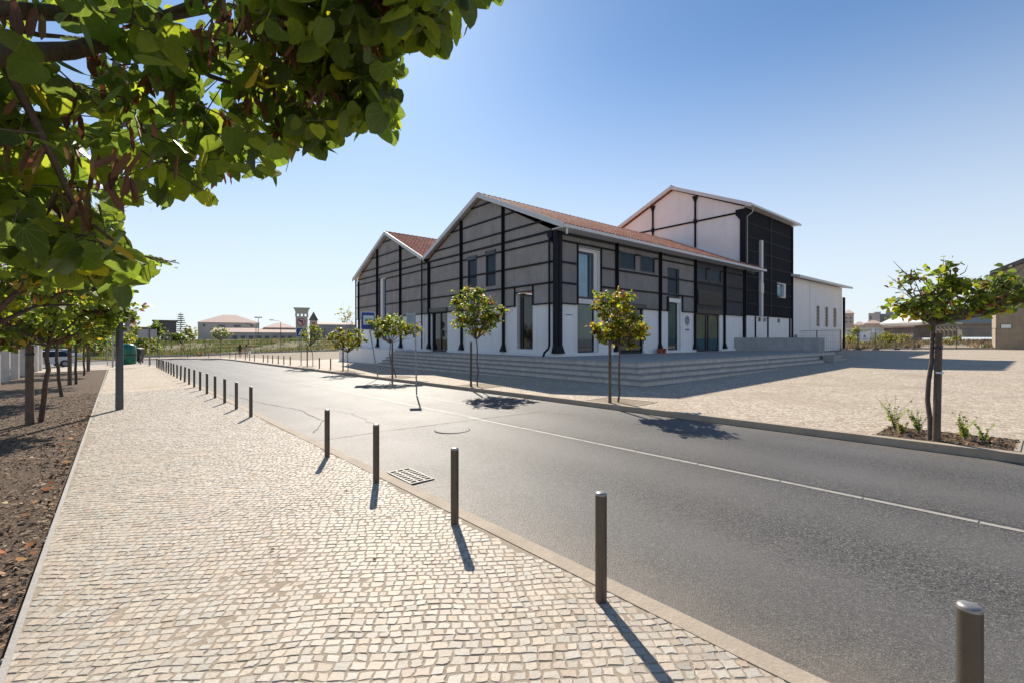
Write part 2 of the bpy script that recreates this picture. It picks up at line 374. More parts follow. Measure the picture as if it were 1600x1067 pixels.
# ------------------------------------------------------------ numpy card builder (leaves, chips, grass)
HEART = np.array([(0,0,0),(-.22,-.10,.02),(-.45,.02,.05),(-.52,.30,.06),(-.44,.60,.04),(-.24,.86,.0),(0,1.02,-.05),(.24,.86,.0),(.44,.60,.04),(.52,.30,.06),(.45,.02,.05),(.22,-.10,.02),(0,.35,-.05),(0,.7,-.06)])
HEART_F = [(0,1,2,3),(0,3,12),(3,4,12),(4,5,13,12),(5,6,13),(6,7,13),(7,8,12,13),(8,9,12),(9,0,12),(0,9,10,11)]
OVAL = np.array([(0,0,0),(-.42,.15,.05),(-.48,.55,.04),(0,1.0,-.04),(.48,.55,.04),(.42,.15,.05)])
OVAL_F = [(0,1,2,3),(0,3,4,5)]
BLADE = np.array([(-.06,0,0),(.06,0,0),(.045,.5,.05),(0,1,.22),(-.045,.5,.05)]); BLADE_F = [(0,1,2,4),(4,2,3)]
CHIP = np.array([(-.5,-.2,0),(.5,-.25,.1),(.45,.25,0),(-.4,.2,.12)]); CHIP_F = [(0,1,2,3)]
POD = np.array([(0,0,0),(-.10,.2,.03),(-.11,.75,.03),(0,1,0),(.11,.75,.03),(.10,.2,.03),(0,.2,-.05),(0,.75,-.05)]); POD_F = [(0,1,6),(1,2,7,6),(2,3,7),(0,6,5),(6,7,4,5),(7,3,4)]
def cards(name, pos, tip, nrm, size, colr, mat, tmpl=OVAL, faces=OVAL_F, parent=None, bend=None, uv=False):
    pos = np.asarray(pos, float); tip = np.asarray(tip, float); nrm = np.asarray(nrm, float); size = np.asarray(size, float); n = len(pos)
    tip /= np.linalg.norm(tip, axis=1, keepdims=True) + 1e-9
    x = np.cross(tip, nrm); x /= np.linalg.norm(x, axis=1, keepdims=True) + 1e-9
    z = np.cross(x, tip)
    T = tmpl[None].repeat(n, 0).copy()
    if bend is not None:
        b = np.asarray(bend)[:, None]; T[:, :, 2] = T[:, :, 2] * (1 + 0 * b) + b * (T[:, :, 0] ** 2) * 1.2 - abs(b) * .35 * T[:, :, 1] ** 2
    V = pos[:, None, :] + size[:, None, None] * (T[:, :, 0:1] * x[:, None, :] + T[:, :, 1:2] * tip[:, None, :] + T[:, :, 2:3] * z[:, None, :])
    m = tmpl.shape[0]; V = V.reshape(-1, 3)
    me = bpy.data.meshes.new(name)
    loops = np.concatenate([np.array(f) for f in faces]); tot = np.array([len(f) for f in faces])
    L = (loops[None] + (np.arange(n) * m)[:, None]).ravel(); LT = np.tile(tot, n); LS = np.concatenate([[0], np.cumsum(LT)[:-1]])
    me.vertices.add(len(V)); me.vertices.foreach_set('co', V.ravel().astype(np.float32))
    me.loops.add(len(L)); me.loops.foreach_set('vertex_index', L.astype(np.int32))
    me.polygons.add(len(LT)); me.polygons.foreach_set('loop_start', LS.astype(np.int32)); me.polygons.foreach_set('loop_total', LT.astype(np.int32))
    me.polygons.foreach_set('use_smooth', np.ones(len(LT), bool))
    me.update(calc_edges=True)
    at = me.color_attributes.new('tint', 'FLOAT_COLOR', 'POINT')
    C4 = np.concatenate([np.asarray(colr, float), np.ones((n, 1))], 1).repeat(m, 0); at.data.foreach_set('color', C4.ravel().astype(np.float32))
    if uv:
        u = me.uv_layers.new(name='UVMap'); u.data.foreach_set('uv', np.tile(tmpl[:, :2], (n, 1))[L].ravel().astype(np.float32))
    me.materials.append(mat); me.validate()
    o = bpy.data.objects.new(name, me); COL.objects.link(o)
    if parent: o.parent = parent
    return o
def heights_color_mesh(): pass

# ------------------------------------------------------------ ground sheets
def poly_sheet(name, poly, mat, dz=0.0, step=4.0, skirt=0.0, hfun=g, kind='structure', parent=None):
    # polygon (world xy) cut into a grid so that it follows the lie of the land
    bm = bmesh.new(); vs = [bm.verts.new((x, y, 0)) for x, y in poly]; bm.faces.new(vs)
    xs = [p[0] for p in poly]; ys = [p[1] for p in poly]
    for ax, lo, hi in ((0, min(xs), max(xs)), (1, min(ys), max(ys))):
        c = math.floor(lo / step) * step + step
        while c < hi:
            nrm = (1,0,0) if ax == 0 else (0,1,0); pt = (c,0,0) if ax == 0 else (0,c,0)
            bmesh.ops.bisect_plane(bm, geom=bm.verts[:] + bm.edges[:] + bm.faces[:], plane_co=pt, plane_no=nrm)
            c += step
    if min(xs) < 0 < max(xs) : bmesh.ops.bisect_plane(bm, geom=bm.verts[:] + bm.edges[:] + bm.faces[:], plane_co=(0,0,0), plane_no=(1,0,0))
    for v in bm.verts: v.co.z = hfun(v.co.x, v.co.y) + dz
    if skirt:
        be = [e for e in bm.edges if e.is_boundary]
        r = bmesh.ops.extrude_edge_only(bm, edges=be)
        for v in [x for x in r['geom'] if isinstance(x, bmesh.types.BMVert)]: v.co.z -= skirt
    bmesh.ops.recalc_face_normals(bm, faces=bm.faces)
    me = bpy.data.meshes.new(name); bm.to_mesh(me); bm.free(); me.materials.append(mat)
    o = bpy.data.objects.new(name, me); COL.objects.link(o)
    if parent: o.parent = parent
    if kind: o['kind'] = kind
    return o
NT = lambda pts: [nt(n, t) for n, t in pts]
def strip(name, line, w0, w1, mat, dz, thick=0.0, kind='structure', hfun=g):
    # ribbon along an (n,t) polyline, from offset w0 to w1 to its left, optional depth of its faces
    pts = [Vector(nt(*p)) for p in line]; mb = MB(); A = []; B = []
    for i, p in enumerate(pts):
        d = (pts[min(i+1, len(pts)-1)] - pts[max(i-1, 0)]).normalized(); s = Vector((-d.y, d.x))
        A.append(p + s * w0); B.append(p + s * w1)
    for i in range(len(pts)-1):
        q = [A[i], A[i+1], B[i+1], B[i]]
        top = [(p.x, p.y, hfun(p.x, p.y) + dz) for p in q]
        if thick:
            bot = [(p[0], p[1], p[2] - thick) for p in top]
            mb.add(top + bot, [(0,1,2,3),(0,4,5,1),(3,2,6,7)] + ([(0,3,7,4)] if i == 0 else []) + ([(1,5,6,2)] if i == len(pts)-2 else []))
        else: mb.add(top, [(0,1,2,3)])
    o = mb.build(name, mat); 
    if kind: o['kind'] = kind
    return o
def tline(n, t0, t1, step=3.0):
    k = max(1, int(abs(t1 - t0) / step)); return [(n, t0 + (t1 - t0) * i / k) for i in range(k + 1)]

# land to the horizon, lying just under everything else
def hterr(x, y): return g(x, y) - 0.2
big = MB(); rings = [-3000,-800,-300,-150,-100,-62,-50,-40,-30,-20,-10,0,10,20,30,45,60,90,150,300,800,3000]
yr = [-600,-100,-20,0,10,20,30,40,60,80,100,150,300,800,3500]
vs = [(x, y, hterr(x, y)) for y in yr for x in rings]; nx = len(rings)
big.add(vs, [(j*nx+i, j*nx+i+1, (j+1)*nx+i+1, (j+1)*nx+i) for j in range(len(yr)-1) for i in range(nx-1)])
tag(big.build('ground', M_DIRT), kind='structure')

# far kerb line (n,t), bending left at the junction
FARK = tline(9.5, -30, 57) + [(9.45,60),(9.2,63),(8.5,66),(7.3,68.5),(5.6,70.5),(3.5,73),(1.0,75),(-2,76.2),(-6,76.5),(-14,76),(-30,74),(-60,70)]
NEARK = tline(2.64, -30, 48) + [(2.6,50),(2.3,52.5),(1.6,55),(.4,57),(-1.2,57.6),(-2.6,56.6),(-3.4,54),(-4.6,50.5),(-7,48.6),(-12,47.6),(-60,46)]
road_poly = NT(NEARK) + NT(FARK[::-1])
poly_sheet('road', road_poly, M_ASP, dz=-0.12, step=6)
strip('kerb', NEARK, 0.0, 0.14, M_KERB, 0.004, .2)
strip('kerb', FARK, 0.0, -0.15, M_KERB, 0.004, .2)
# pavements
GOOD_T = 22.0
near_in = [(2.50,-30)] + [(2.50, GOOD_T)]
sand = poly_sheet('pavement_sand', NT([(-.43,-3),(2.5,-3),(2.5,GOOD_T),(-.43,GOOD_T)]), M_SAND, dz=-.003, step=4)
pv = [(2.5,GOOD_T)] + tline(2.5, GOOD_T+2, 48) + [(2.46,50),(2.17,52.4),(1.5,54.9),(.33,56.85),(-1.15,57.44),(-2.5,56.5),(-3.27,54),(-4.5,50.4),(-7,48.45),(-12,47.45),(-60,45.85),(-60,44.4),(-.38,44.4),(-.43,GOOD_T)]
poly_sheet('pavement', NT(pv), M_COB, dz=0, step=6)
poly_sheet('pavement', NT([(-.43,-30),(2.5,-30),(2.5,-3),(-.43,-3)]), M_COB, dz=0, step=6)
strip('pavement_edging', tline(-.43, -30, 44.4), 0.0, .035, M_CONC, .006, .2)
poly_sheet('planting_strip', NT([(-14,-30),(-.47,-30),(-.47,44.4),(-14,44.4)]), M_SOIL, dz=-.035, step=2, hfun=lambda x, y: g(x, y) + .03 * noise.noise((x*.5, y*.5, 0)))
poly_sheet('lot_beyond_pillars', NT([(-60,-30),(-14,-30),(-14,44.4),(-60,44.4)]), M_DIRT, dz=-.05, step=8)
# far side: paved sidewalk and plaza as one sheet, broken only by the tree pits
PITS = [(10.0, 1.0), (10.22, 7.3), (10.22, 13.5), (10.22, 19.7), (10.4, 26.6), (10.5, 34.0)]
plz = [(9.65,-30),(9.65,57),(9.6,60.2),(9.35,63.2),(9.2,64),(22,64),(40,30),(60,30),(140,30),(140,-30)]
k_end = [(9.35,63.2),(8.64,66.1),(7.4,68.65),(5.7,70.65),(3.6,73.15),(1.05,75.15),(-2,76.35),(-6,76.65),(-14,76.15),(-30,74.15),(-60,70.15)]
poly_sheet('plaza_paving', NT([(9.65,-30),(9.65,57),(9.6,60.2)] + k_end + [(-60,73),(-30,77),(-6,79.5),(2,78),(8,73),(12,66),(13.5,46),(17,46),(17,30),(140,30),(140,-30)]), M_COB, dz=0, step=8)
poly_sheet('dirt_lot', NT([(13.5,46),(12,66),(8,73),(2,78),(-6,79.5),(-30,77),(-60,73),(-60,110),(70,110),(70,30),(17,30),(17,46)]), M_DIRT, dz=-.02, step=8)

# road lines, joints, cracks
def ribbon(name, line, wdt, mat, dz=-.116): return strip(name, line, -wdt/2, wdt/2, mat, dz)
i = 0; t = -12.0
mb_l = []
while t < 8.3:
    L = rnd.uniform(.75, 1.25); ribbon('road_line', [(6.27, t), (6.27 + rnd.uniform(-.006,.006), t + L - .014)], .072, M_LINE); t += L
ribbon('road_line', tline(6.32, 8.9, 56), .10, M_LINE_W)
ribbon('road_line', [(7.5,15.6),(9.3,15.6)], .10, M_LINE_W); ribbon('road_line', tline(7.45, 8.4, 15.6), .08, M_LINE_W)
def crack(pts, wd=.018, jit=.05, seed=1):
    r = random.Random(seed); line = []
    for (a, b), (c, d) in zip(pts, pts[1:]):
        k = max(2, int(math.hypot(c-a, d-b) / .18))
        for q in range(k): line.append((a + (c-a)*q/k + r.uniform(-jit, jit)*.5, b + (d-b)*q/k + r.uniform(-jit, jit)*.5))
    line.append(pts[-1]); mb = MB(); P_ = [Vector(nt(*p)) for p in line]
    for q in range(len(P_)-1):
        d = (P_[q+1]-P_[q]).normalized(); s = Vector((-d.y, d.x)); wa, wb = wd * r.uniform(.3,1)/2, wd * r.uniform(.3,1)/2
        c4 = [P_[q]-s*wa, P_[q+1]-s*wb, P_[q+1]+s*wb, P_[q]+s*wa]; mb.add([(p.x, p.y, g(p.x,p.y)-.115) for p in c4], [(0,1,2,3)])
    tag(mb.build('road_crack', M_CRACK), kind='structure')
crack([(2.75,8.8),(4.2,8.75),(6.1,8.5),(8.0,8.2)], .026, .03, 1)
crack([(3.0,9.6),(3.65,11.0),(3.75,13.2),(3.3,16),(3.1,19)], .032, .09, 2)
crack([(4.3,9.5),(4.5,11.5),(4.1,13.8)], .012, .09, 3)
crack([(8.0,8.2),(8.2,7.2)], .016, .04, 4)
crack([(6.37,-6),(6.36,8.4)], .012, .01, 5)

# ------------------------------------------------------------ mesh setts on the near pavement
def setts():
    r = np.random.RandomState(3); V = []; F = []; C = []
    ang = R(4); ca, sa = math.cos(ang), math.sin(ang)
    row = 0; y = -5.0
    fx = lambda a, b: noise.noise((a*.55, b*.55, 0)) * .10 + noise.noise((a*2.1, b*2.1, 5)) * .03
    while y < 18.5:
        h = r.uniform(.058, .077); x = -18.5 + r.uniform(0, .08)
        # the strip of pavement crossed by this row (world x range at this y)
        xc = -y * NY / NX
        lo = xc - 1.2 / NX * 1.0 - .9; hi = xc + 2.9 / NX + 1.2
        x = lo + r.uniform(0, .05)
        while x < hi:
            wd = r.uniform(.055, .090)
            cx, cy = x + wd/2, y + h/2
            wx, wy = cx*ca - cy*sa, cx*sa + cy*ca
            n_ = wx*NX + wy*NY; t_ = -wx*NY + wy*NX
            if -.42 < n_ < 2.49 and -3 < t_ < GOOD_T:
                gap = r.uniform(.0018, .0048); c4 = [(x+gap, y+gap), (x+wd-gap, y+gap), (x+wd-gap, y+h-gap), (x+gap, y+h-gap)]
                ring = []
                for q in range(4):
                    a, b = c4[q], c4[(q+1) % 4]; ring.append((a[0]+r.uniform(-.009,.009), a[1]+r.uniform(-.008,.008)))
                    ring.append(((a[0]+b[0])/2 + r.uniform(-.005,.005), (a[1]+b[1])/2 + r.uniform(-.005,.005)))
                mx = sum(p[0] for p in ring)/8; my = sum(p[1] for p in ring)/8
                sp = .55*noise.noise((wx*.8, wy*.8, 9)) + .55*noise.noise((wx*2.6, wy*2.6, 3)) + .45*noise.noise((wx*9, wy*9, 1))
                lift = r.uniform(-.002, .002) - min(.0016, max(0, sp-.15) * .008)
                tx, ty = r.uniform(-.03,.03), r.uniform(-.03,.03)
                b0 = len(V); zz = []
                for sc, dz in ((1.0, -.012), (.98, -.0035), (.86, 0)):
                    for p in ring:
                        qx, qy = mx + (p[0]-mx)*sc, my + (p[1]-my)*sc
                        X_, Y_ = qx*ca - qy*sa, qx*sa + qy*ca
                        dx = fx(X_, Y_); dy = fx(Y_+30, X_)
                        X2, Y2 = X_+dx, Y_+dy
                        V.append((X2, Y2, g(X2, Y2) + lift + dz + (qx-mx)*tx + (qy-my)*ty))
                for lv in (0, 8):
                    for q in range(8): q2 = (q+1) % 8; F.append((b0+lv+q, b0+lv+q2, b0+lv+8+q2, b0+lv+8+q))
                F.append(tuple(b0+16+q for q in range(8)))
                br = r.beta(3,2); wm = r.uniform(-.03,.03)
                base = np.array([.34,.285,.22])*(1-br) + np.array([.54,.475,.385])*br
                if r.rand() < .05: base = np.array([.45,.35,.27])
                pass
                C += [(base[0]+wm, base[1], base[2]-wm*.7, 1)] * 24
            x += wd
        y += h; row += 1
    me = bpy.data.meshes.new('pavement_setts'); me.from_pydata(V, [], F); me.materials.append(M_STONE)
    at = me.color_attributes.new('tint', 'FLOAT_COLOR', 'POINT'); at.data.foreach_set('color', np.array(C, np.float32).ravel())
    o = bpy.data.objects.new('pavement_setts', me); COL.objects.link(o); o['kind'] = 'structure'
setts()

# ------------------------------------------------------------ main building
PLAT = EYE - 0.843
A0 = math.atan2(.6387, .7695)
BX, BY = 2.0845, 22.1326
def bw(x, y, z=0):                          # building frame -> world
    return (BX + x*math.cos(A0) - y*math.sin(A0), BY + x*math.sin(A0) + y*math.cos(A0), PLAT + z)
bld = empty('gabled_hall', (BX, BY, PLAT), A0, 'long twin-gabled hall with grey cladding over white walls and red tiled roofs', 'building')
def wall_cells(mb, face, a0, a1, z0, z1, holes, depth=.24, mi=0, plane=0.0, rmi=None):
    # one skin of wall with rectangular openings and their reveals; face 'L' looks to -x, 'R' to -y
    rmi = mi if rmi is None else rmi
    hs = [h for h in holes if h[1] > a0 and h[0] < a1 and h[3] > z0 and h[2] < z1]
    A = sorted({a0, a1} | {min(max(v, a0), a1) for h in hs for v in h[:2]}); Z = sorted({z0, z1} | {min(max(v, z0), z1) for h in hs for v in h[2:4]})
    def p(a, z, d=0): return (plane + d, a, z) if face == 'L' else (a, plane + d, z)
    for i in range(len(A)-1):
        for j in range(len(Z)-1):
            ca, cz = (A[i]+A[i+1])/2, (Z[j]+Z[j+1])/2
            if any(h[0] < ca < h[1] and h[2] < cz < h[3] for h in hs): continue
            mb.quad(p(A[i],Z[j]), p(A[i+1],Z[j]), p(A[i+1],Z[j+1]), p(A[i],Z[j+1]), mi)
    for h in hs:
        a, b, c, d = max(h[0],a0), min(h[1],a1), max(h[2],z0), min(h[3],z1)
        mb.quad(p(a,c), p(a,d), p(a,d,depth), p(a,c,depth), rmi); mb.quad(p(b,c), p(b,c,depth), p(b,d,depth), p(b,d), rmi)
        if d == h[3]: mb.quad(p(a,d), p(b,d), p(b,d,depth), p(a,d,depth), rmi)
        if c == h[2]: mb.quad(p(a,c), p(a,c,depth), p(b,c,depth), p(b,c), rmi)
def fbox(mb, face, a0, a1, z0, z1, d0, d1, mi=0):
    if face == 'L': mb.box(d0, d1, a0, a1, z0, z1, mi)
    else: mb.box(a0, a1, d0, d1, z0, z1, mi)
H1, H2, H3, H4, H5 = 2.55, 3.55, 4.55, 5.58, 6.02
# openings a0,a1,z0,z1
oL_low = [(9.75,11.75,.0,2.70), (1.62,2.86,.32,3.18), (18.83,19.60,.80,5.62)]
oL_up = [(1.56,2.92,.0,3.22), (6.42,7.38,3.78,5.70), (4.62,5.56,3.78,5.74), (18.78,19.98,.0,5.68)]
oR_low = [(1.55,3.20,.15,5.38), (4.92,7.16,.0,2.62), (9.72,11.2,.15,3.1), (13.08,16.28,.0,2.55)]
oR_up = [(1.50,3.27,.0,5.42), (9.66,11.24,.0,3.36), (9.58,10.93,3.36,5.22), (4.83,6.36,4.68,5.63), (6.75,8.26,4.68,5.63), (13.08,14.47,4.72,5.67), (14.78,16.44,4.72,5.67)]
LW, RW = 24.5, 22.0
m = MB()
wall_cells(m, 'L', 0, LW, -1.5, H1, oL_low); wall_cells(m, 'L', 1.56, 2.92, H1, 3.2, oL_low); wall_cells(m, 'L', 18.78, 19.98, H1, 5.7, oL_low)
wall_cells(m, 'R', 0, RW, -1.5, H1, oR_low); wall_cells(m, 'R', 1.50, 3.27, H1, 5.42, oR_low); wall_cells(m, 'R', 9.66, 11.24, H1, 3.36, oR_low)
m.quad((24,LW,-1.5),(0,LW,-1.5),(0,LW,6),(24,LW,6)); m.quad((24,0,-1.5),(24,LW,-1.5),(24,LW,6),(24,0,6))
m.build('wall', M_WHITE, bld, recalc=False)
# plinth course
for a, b in ((-.10,9.7),(11.8,14.3)): m = MB(); fbox(m, 'L', a, b, -.02, .14, -.10, -.003); m.build('plinth', M_WHITE, bld)
for a, b in ((-.003,4.85),(7.22,12.95),(16.35,20.2)): m = MB(); fbox(m, 'R', a, b, -.02, .14, -.10, -.003); m.build('plinth', M_WHITE, bld)
m = MB()
fbox(m, 'L', 14.32, 25.4, -1.6, -.02, -1.45, -.003); fbox(m, 'L', 14.32, 25.4, -.02, .10, -1.45, -.11)
m.build('plinth', M_WHITE, bld)
# cladding, standing 5 cm off the wall
m = MB(); T = .05
def clad_L(a0, a1): wall_cells(m, 'L', a0, a1, H1, 6.0, oL_up, depth=T, plane=-T)
clad_L(0, LW)
for y0, yr_, y1, zr in ((0,5.95,12.3,8.98),(12.3,18.4,24.5,9.02)):
    m.add([(-T,y0,6.0),(-T,yr_,zr),(-T,y1,6.0)], [(0,2,1)])
m.build('cladding', M_CLAD, bld, recalc=False)
m = MB(); wall_cells(m, 'R', 0, 12.8, H1, 6.2, oR_up, depth=T, plane=-T); m.build('cladding', M_CLAD_R, bld, recalc=False)
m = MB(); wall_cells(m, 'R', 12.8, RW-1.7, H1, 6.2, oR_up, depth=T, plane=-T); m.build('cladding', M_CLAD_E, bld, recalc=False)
# black steel: girts (rails) as one part per face, each column a part
def roofz(y, zr1=8.98): 
    return 8.98 - abs(y-5.95)*.44 if y < 12.3 else 9.02 - abs(y-18.4)*.44
def rail(mb, face, z, a0, a1, holes, wd=.085, d=-.12):
    xs = [(a0, a1)]
    for h in holes:
        if h[2] < z < h[3]:
            nx_ = []
            for a, b in xs:
                if h[1] <= a or h[0] >= b: nx_.append((a, b)); continue
                if h[0] > a: nx_.append((a, h[0]))
                if h[1] < b: nx_.append((h[1], b))
            xs = nx_
    for a, b in xs: fbox(mb, face, a, b, z-wd/2, z+wd/2, d, -T-.002)
m = MB()
nohole = [h for h in oL_up if h[3] < 3.4 or h[0] > 18]
for z, wd in ((H1,.06),(H2,.085),(H3,.085),(H4,.075),(H5,.10)):
    hh = oL_up if z < 3 else [h for h in oL_up if h[0] > 18 or h[0] < 3]
    if z == H3: rail(m, 'L', z, .1, LW, [h for h in oL_up if h[0] > 18], wd, -.12)
    elif z == H4: rail(m, 'L', z, .1, LW, oL_up, wd)
    else: rail(m, 'L', z, .1, LW, hh, wd)
for z in (6.62, 7.52, 8.52):
    for c in (5.95, 18.4):
        half = (9.0 - z) / .44 - .12
        if half > .1: fbox(m, 'L', c-half, c+half, z-.04, z+.04, -.12, -T-.002)
fbox(m, 'L', 1.50, 1.56, 2.55, 3.55, -.12, -T-.002); fbox(m, 'L', 2.92, 2.98, 2.55, 3.55, -.12, -T-.002); fbox(m, 'L', 1.56, 2.92, 3.22, 3.27, -.12, -T-.002)
fbox(m, 'L', 19.98, 20.03, 2.6, 5.75, -.12, -T-.002)
m.build('rail', M_STEEL, bld)
m = MB()
for z, wd in ((H1,.06),(H2,.085),(H3,.085),(H4,.085)):
    hh = [h for h in oR_up] if z != H3 else [h for h in oR_up if h[0] < 3]
    rail(m, 'R', z, .15, RW-1.7, hh, wd)
for a in (1.45, 3.27): fbox(m, 'R', a, a+.06, 2.55, 5.58, -.12, -T-.002)
fbox(m, 'R', 11.24, 11.30, 2.55, 3.55, -.12, -T-.002); fbox(m, 'R', 9.50, 9.64, 2.5, 3.4, -.14, -T-.002)
m.build('rail', M_STEEL, bld)
def column(face, a, top, wu=.18, wl=.09, z0=.16, split=H1):
    mb = MB(); 
    fbox(mb, face, a-wu/2, a+wu/2, split, top, -.14, -.053)
    fbox(mb, face, a-wu*.12, a+wu*.12, split, top, -.22, -.14)
    fbox(mb, face, a-wl/2, a+wl/2, z0+.42, split, -.16, -.003)
    b, c = wl/2, .17
    vs = []
    for hw, dd, z in ((b, -.16, z0+.42), (c, -.24, z0)):
        for s_, d_ in ((-1, -.003), (1, -.003), (1, dd), (-1, dd)): vs.append((d_, a+s_*hw, z) if face == 'L' else (a+s_*hw, d_, z))
    mb.add(vs, [(0,1,5,4),(1,2,6,5),(2,3,7,6),(3,0,4,7),(4,5,6,7),(0,3,2,1)])
    mb.build('column', M_STEEL, bld)
for a in (3.9, 8.0, 16.2, 20.35): column('L', a, roofz(a)-.06, .17, .09)
column('L', 11.95, 6.0, .22, .12); column('L', 24.35, 5.9, .12, .10)
for a in (4.58, 8.74, 12.80, 16.85): column('R', a, 6.1, .19, .08)
column('R', 20.0, 6.1, .32, .22)
# heavy corner column with its haunch
m = MB(); m.box(-.13,-.055,-.055,.05,.52,6.0); m.box(-.13,.30,-.17,-.055,.52,6.0); m.box(.06,.11,-.20,-.17,.52,6.0)
m.add([(-.16,.10,6.0),(-.16,.42,6.0),(-.16,.42,5.8),(-.16,.10,5.45),(-.055,.10,6.0),(-.055,.42,6.0),(-.055,.42,5.8),(-.055,.10,5.45)],[(0,1,2,3),(7,6,5,4),(0,4,5,1),(1,5,6,2),(2,6,7,3)])
m.add([(-.13,-.17,.55),(.30,-.17,.55),(.30,.05,.55),(-.13,.05,.55),(-.19,-.24,.15),(.42,-.24,.15),(.42,.11,.15),(-.19,.11,.15)],[(0,1,5,4),(1,2,6,5),(2,3,7,6),(3,0,4,7),(4,5,6,7)])
m.build('column', M_STEEL, bld)
m = MB(); m.tube([(-.20,.22,5.7),(-.20,.22,.55),(-.24,.24,.38),(-.42,.34,.18),(-.46,.36,.0)], .055, 10); m.build('downpipe', M_STEEL, bld)
m = MB(); m.tube([(-.22,12.72,5.95),(-.22,12.72,.15)], .05, 10); m.tube([(-.40,12.35,6.25),(-.22,12.72,5.95)], .05, 8); m.build('downpipe', M_STEEL, bld)
# the open frame at the far end
m = MB()
m.box(-.12,-.02,25.02,25.12,.1,6.15)
for z in (H1,H2,H3,H4,H5): m.box(-.10,-.04,24.5,25.06,z-.03,z+.03)
m.build('end_frame', M_STEEL, bld)
# windows and doors
def window(face, a0, a1, z0, z1, gm, d=.16, fw=.06, mull=(), trans=(), name='window', fm=None):
    fm = fm or M_FRAME
    mb = MB()
    fbox(mb, face, a0, a0+fw, z0, z1, d-.05, d+.04); fbox(mb, face, a1-fw, a1, z0, z1, d-.05, d+.04)
    fbox(mb, face, a0+fw, a1-fw, z0, z0+fw, d-.05, d+.04); fbox(mb, face, a0+fw, a1-fw, z1-fw, z1, d-.05, d+.04)
    for x in mull: fbox(mb, face, x-fw*.7, x+fw*.7, z0+fw, z1-fw, d-.055, d+.04)
    for z in trans: fbox(mb, face, a0+fw, a1-fw, z-fw/2, z+fw/2, d-.045, d+.03)
    f = mb.build(name, fm, bld)
    mb = MB(); fbox(mb, face, a0+fw*.5, a1-fw*.5, z0+fw*.5, z1-fw*.5, d, d+.02); pn = mb.build('pane', gm, f)
    return f
dL = window('L', 9.75, 11.75, .02, 2.70, M_GL_DARK, .12, .10, (10.72,), name='door')
mb = MB(); mb.tube([(.02,10.55,.9),(.02,10.55,1.4)], .015); mb.build('handle', M_GALV, dL)
window('L', 1.62, 2.56, .32, 3.06, M_GL_DARK, .14, .06)
window('L', 6.42, 7.38, 3.78, 5.70, M_GL_BLUE, .03, .05, (), (4.55,)); window('L', 4.62, 5.56, 3.78, 5.74, M_GL_BLUE, .03, .05, (), (4.55,))
window('L', 18.83, 19.42, .80, 5.62, M_GL_SKY, .16, .07, (), (2.45, 3.4))
window('R', 1.58, 2.86, 2.86, 5.26, M_GL_SKY, .12, .11, (2.55,)); window('R', 1.58, 2.86, .17, 2.62, M_GL_CUR, .10, .05, (), (.42,))
m = MB(); m.box(1.56,2.98,.06,.235,2.62,2.86); m.box(2.86,3.19,.10,.235,.16,5.37); m.box(1.56,2.86,.06,.235,5.26,5.37); m.build('reveal', M_TRIM, bld)
dA = window('R', 4.92, 7.16, .02, 2.62, M_GL_DARK, .12, .08, (6.04,), name='door')
window('R', 9.72, 10.88, .17, 3.08, M_GL_CUR, .12, .06, (), (.50,)); m = MB(); m.box(10.88,11.19,.10,.235,.16,3.09); m.build('reveal', M_TRIM, bld)
window('R', 9.58, 10.93, 3.38, 5.22, M_GL_BLUE, .0, .06, (10.75,), (4.55,3.62))
for a, b, z0, z1 in ((4.83,6.36,4.68,5.63),(6.75,8.26,4.68,5.63),(13.08,14.47,4.72,5.67),(14.78,16.44,4.72,5.67)): window('R', a, b, z0, z1, M_GL_BLUE, .0, .08)
window('R', 13.08, 16.28, .02, 2.55, M_GL_CUR2, .12, .10, (14.55,14.85), name='door')
m = MB(); m.box(13.10,16.30,-.13,-.056,3.10,4.05)
for i in range(12): m.box(13.12,16.28,-.16,-.13,3.13+i*.077,3.17+i*.077)
m.build('louvre_panel', M_FRAME, bld)
m = MB(); m.box(4.80,7.28,-.14,-.056,2.56,2.80); m.build('door_lintel', M_FRAME, bld)
m = MB(); m.box(12.98,16.38,-.15,-.056,2.52,2.80); m.build('door_lintel', M_FRAME, bld)
m = MB(); m.box(-.15,-.056,9.65,11.86,2.60,2.84); m.build('door_lintel', M_FRAME, bld)
for q in ((6.40,7.40,5.50,5.74),(4.60,5.58,5.56,5.80)): m = MB(); m.box(-.10,-.056,*q); m.build('window_head', M_FRAME, bld)
# signs on the wall
M_SIGNW = plain('sign_white', (.78,.79,.80), .4, .03); M_SIGNB = plain('sign_dark_blue', (.03,.06,.14), .5, .05); M_TEAL = plain('sign_teal', (.10,.22,.26), .5, .05)
sg = empty('emblem_sign', bw(0,0), A0, 'white wall sign with an oval dark blue ring emblem beside the tall curtained window', 'sign')
m = MB(); m.box(11.42,12.38,-.03,-.004,1.18,2.42); m.build('board', M_SIGNW, sg)
m = MB()
for q in range(9):
    th = 2*math.pi*q/9; cx, cz = 11.9 + .21*math.cos(th), 2.0 + .22*math.sin(th)
    ring = []; N_ = 12
    for rr in (.10,.045):
        for k in range(N_): ring.append((cx+rr*math.cos(2*math.pi*k/N_), -.034, cz+rr*math.sin(2*math.pi*k/N_)))
    m.add(ring, [(k,(k+1)%N_,(k+1)%N_+N_,k+N_) for k in range(N_)])
for q in range(4):
    th = 2*math.pi*q/4+.4; cx, cz = 11.9 + .08*math.cos(th), 2.0 + .09*math.sin(th); N_ = 10; ring = []
    for rr in (.06,.025):
        for k in range(N_): ring.append((cx+rr*math.cos(2*math.pi*k/N_), -.034, cz+rr*math.sin(2*math.pi*k/N_)))
    m.add(ring, [(k,(k+1)%N_,(k+1)%N_+N_,k+N_) for k in range(N_)])
m.build('emblem', M_SIGNB, sg)
r_ = random.Random(2)
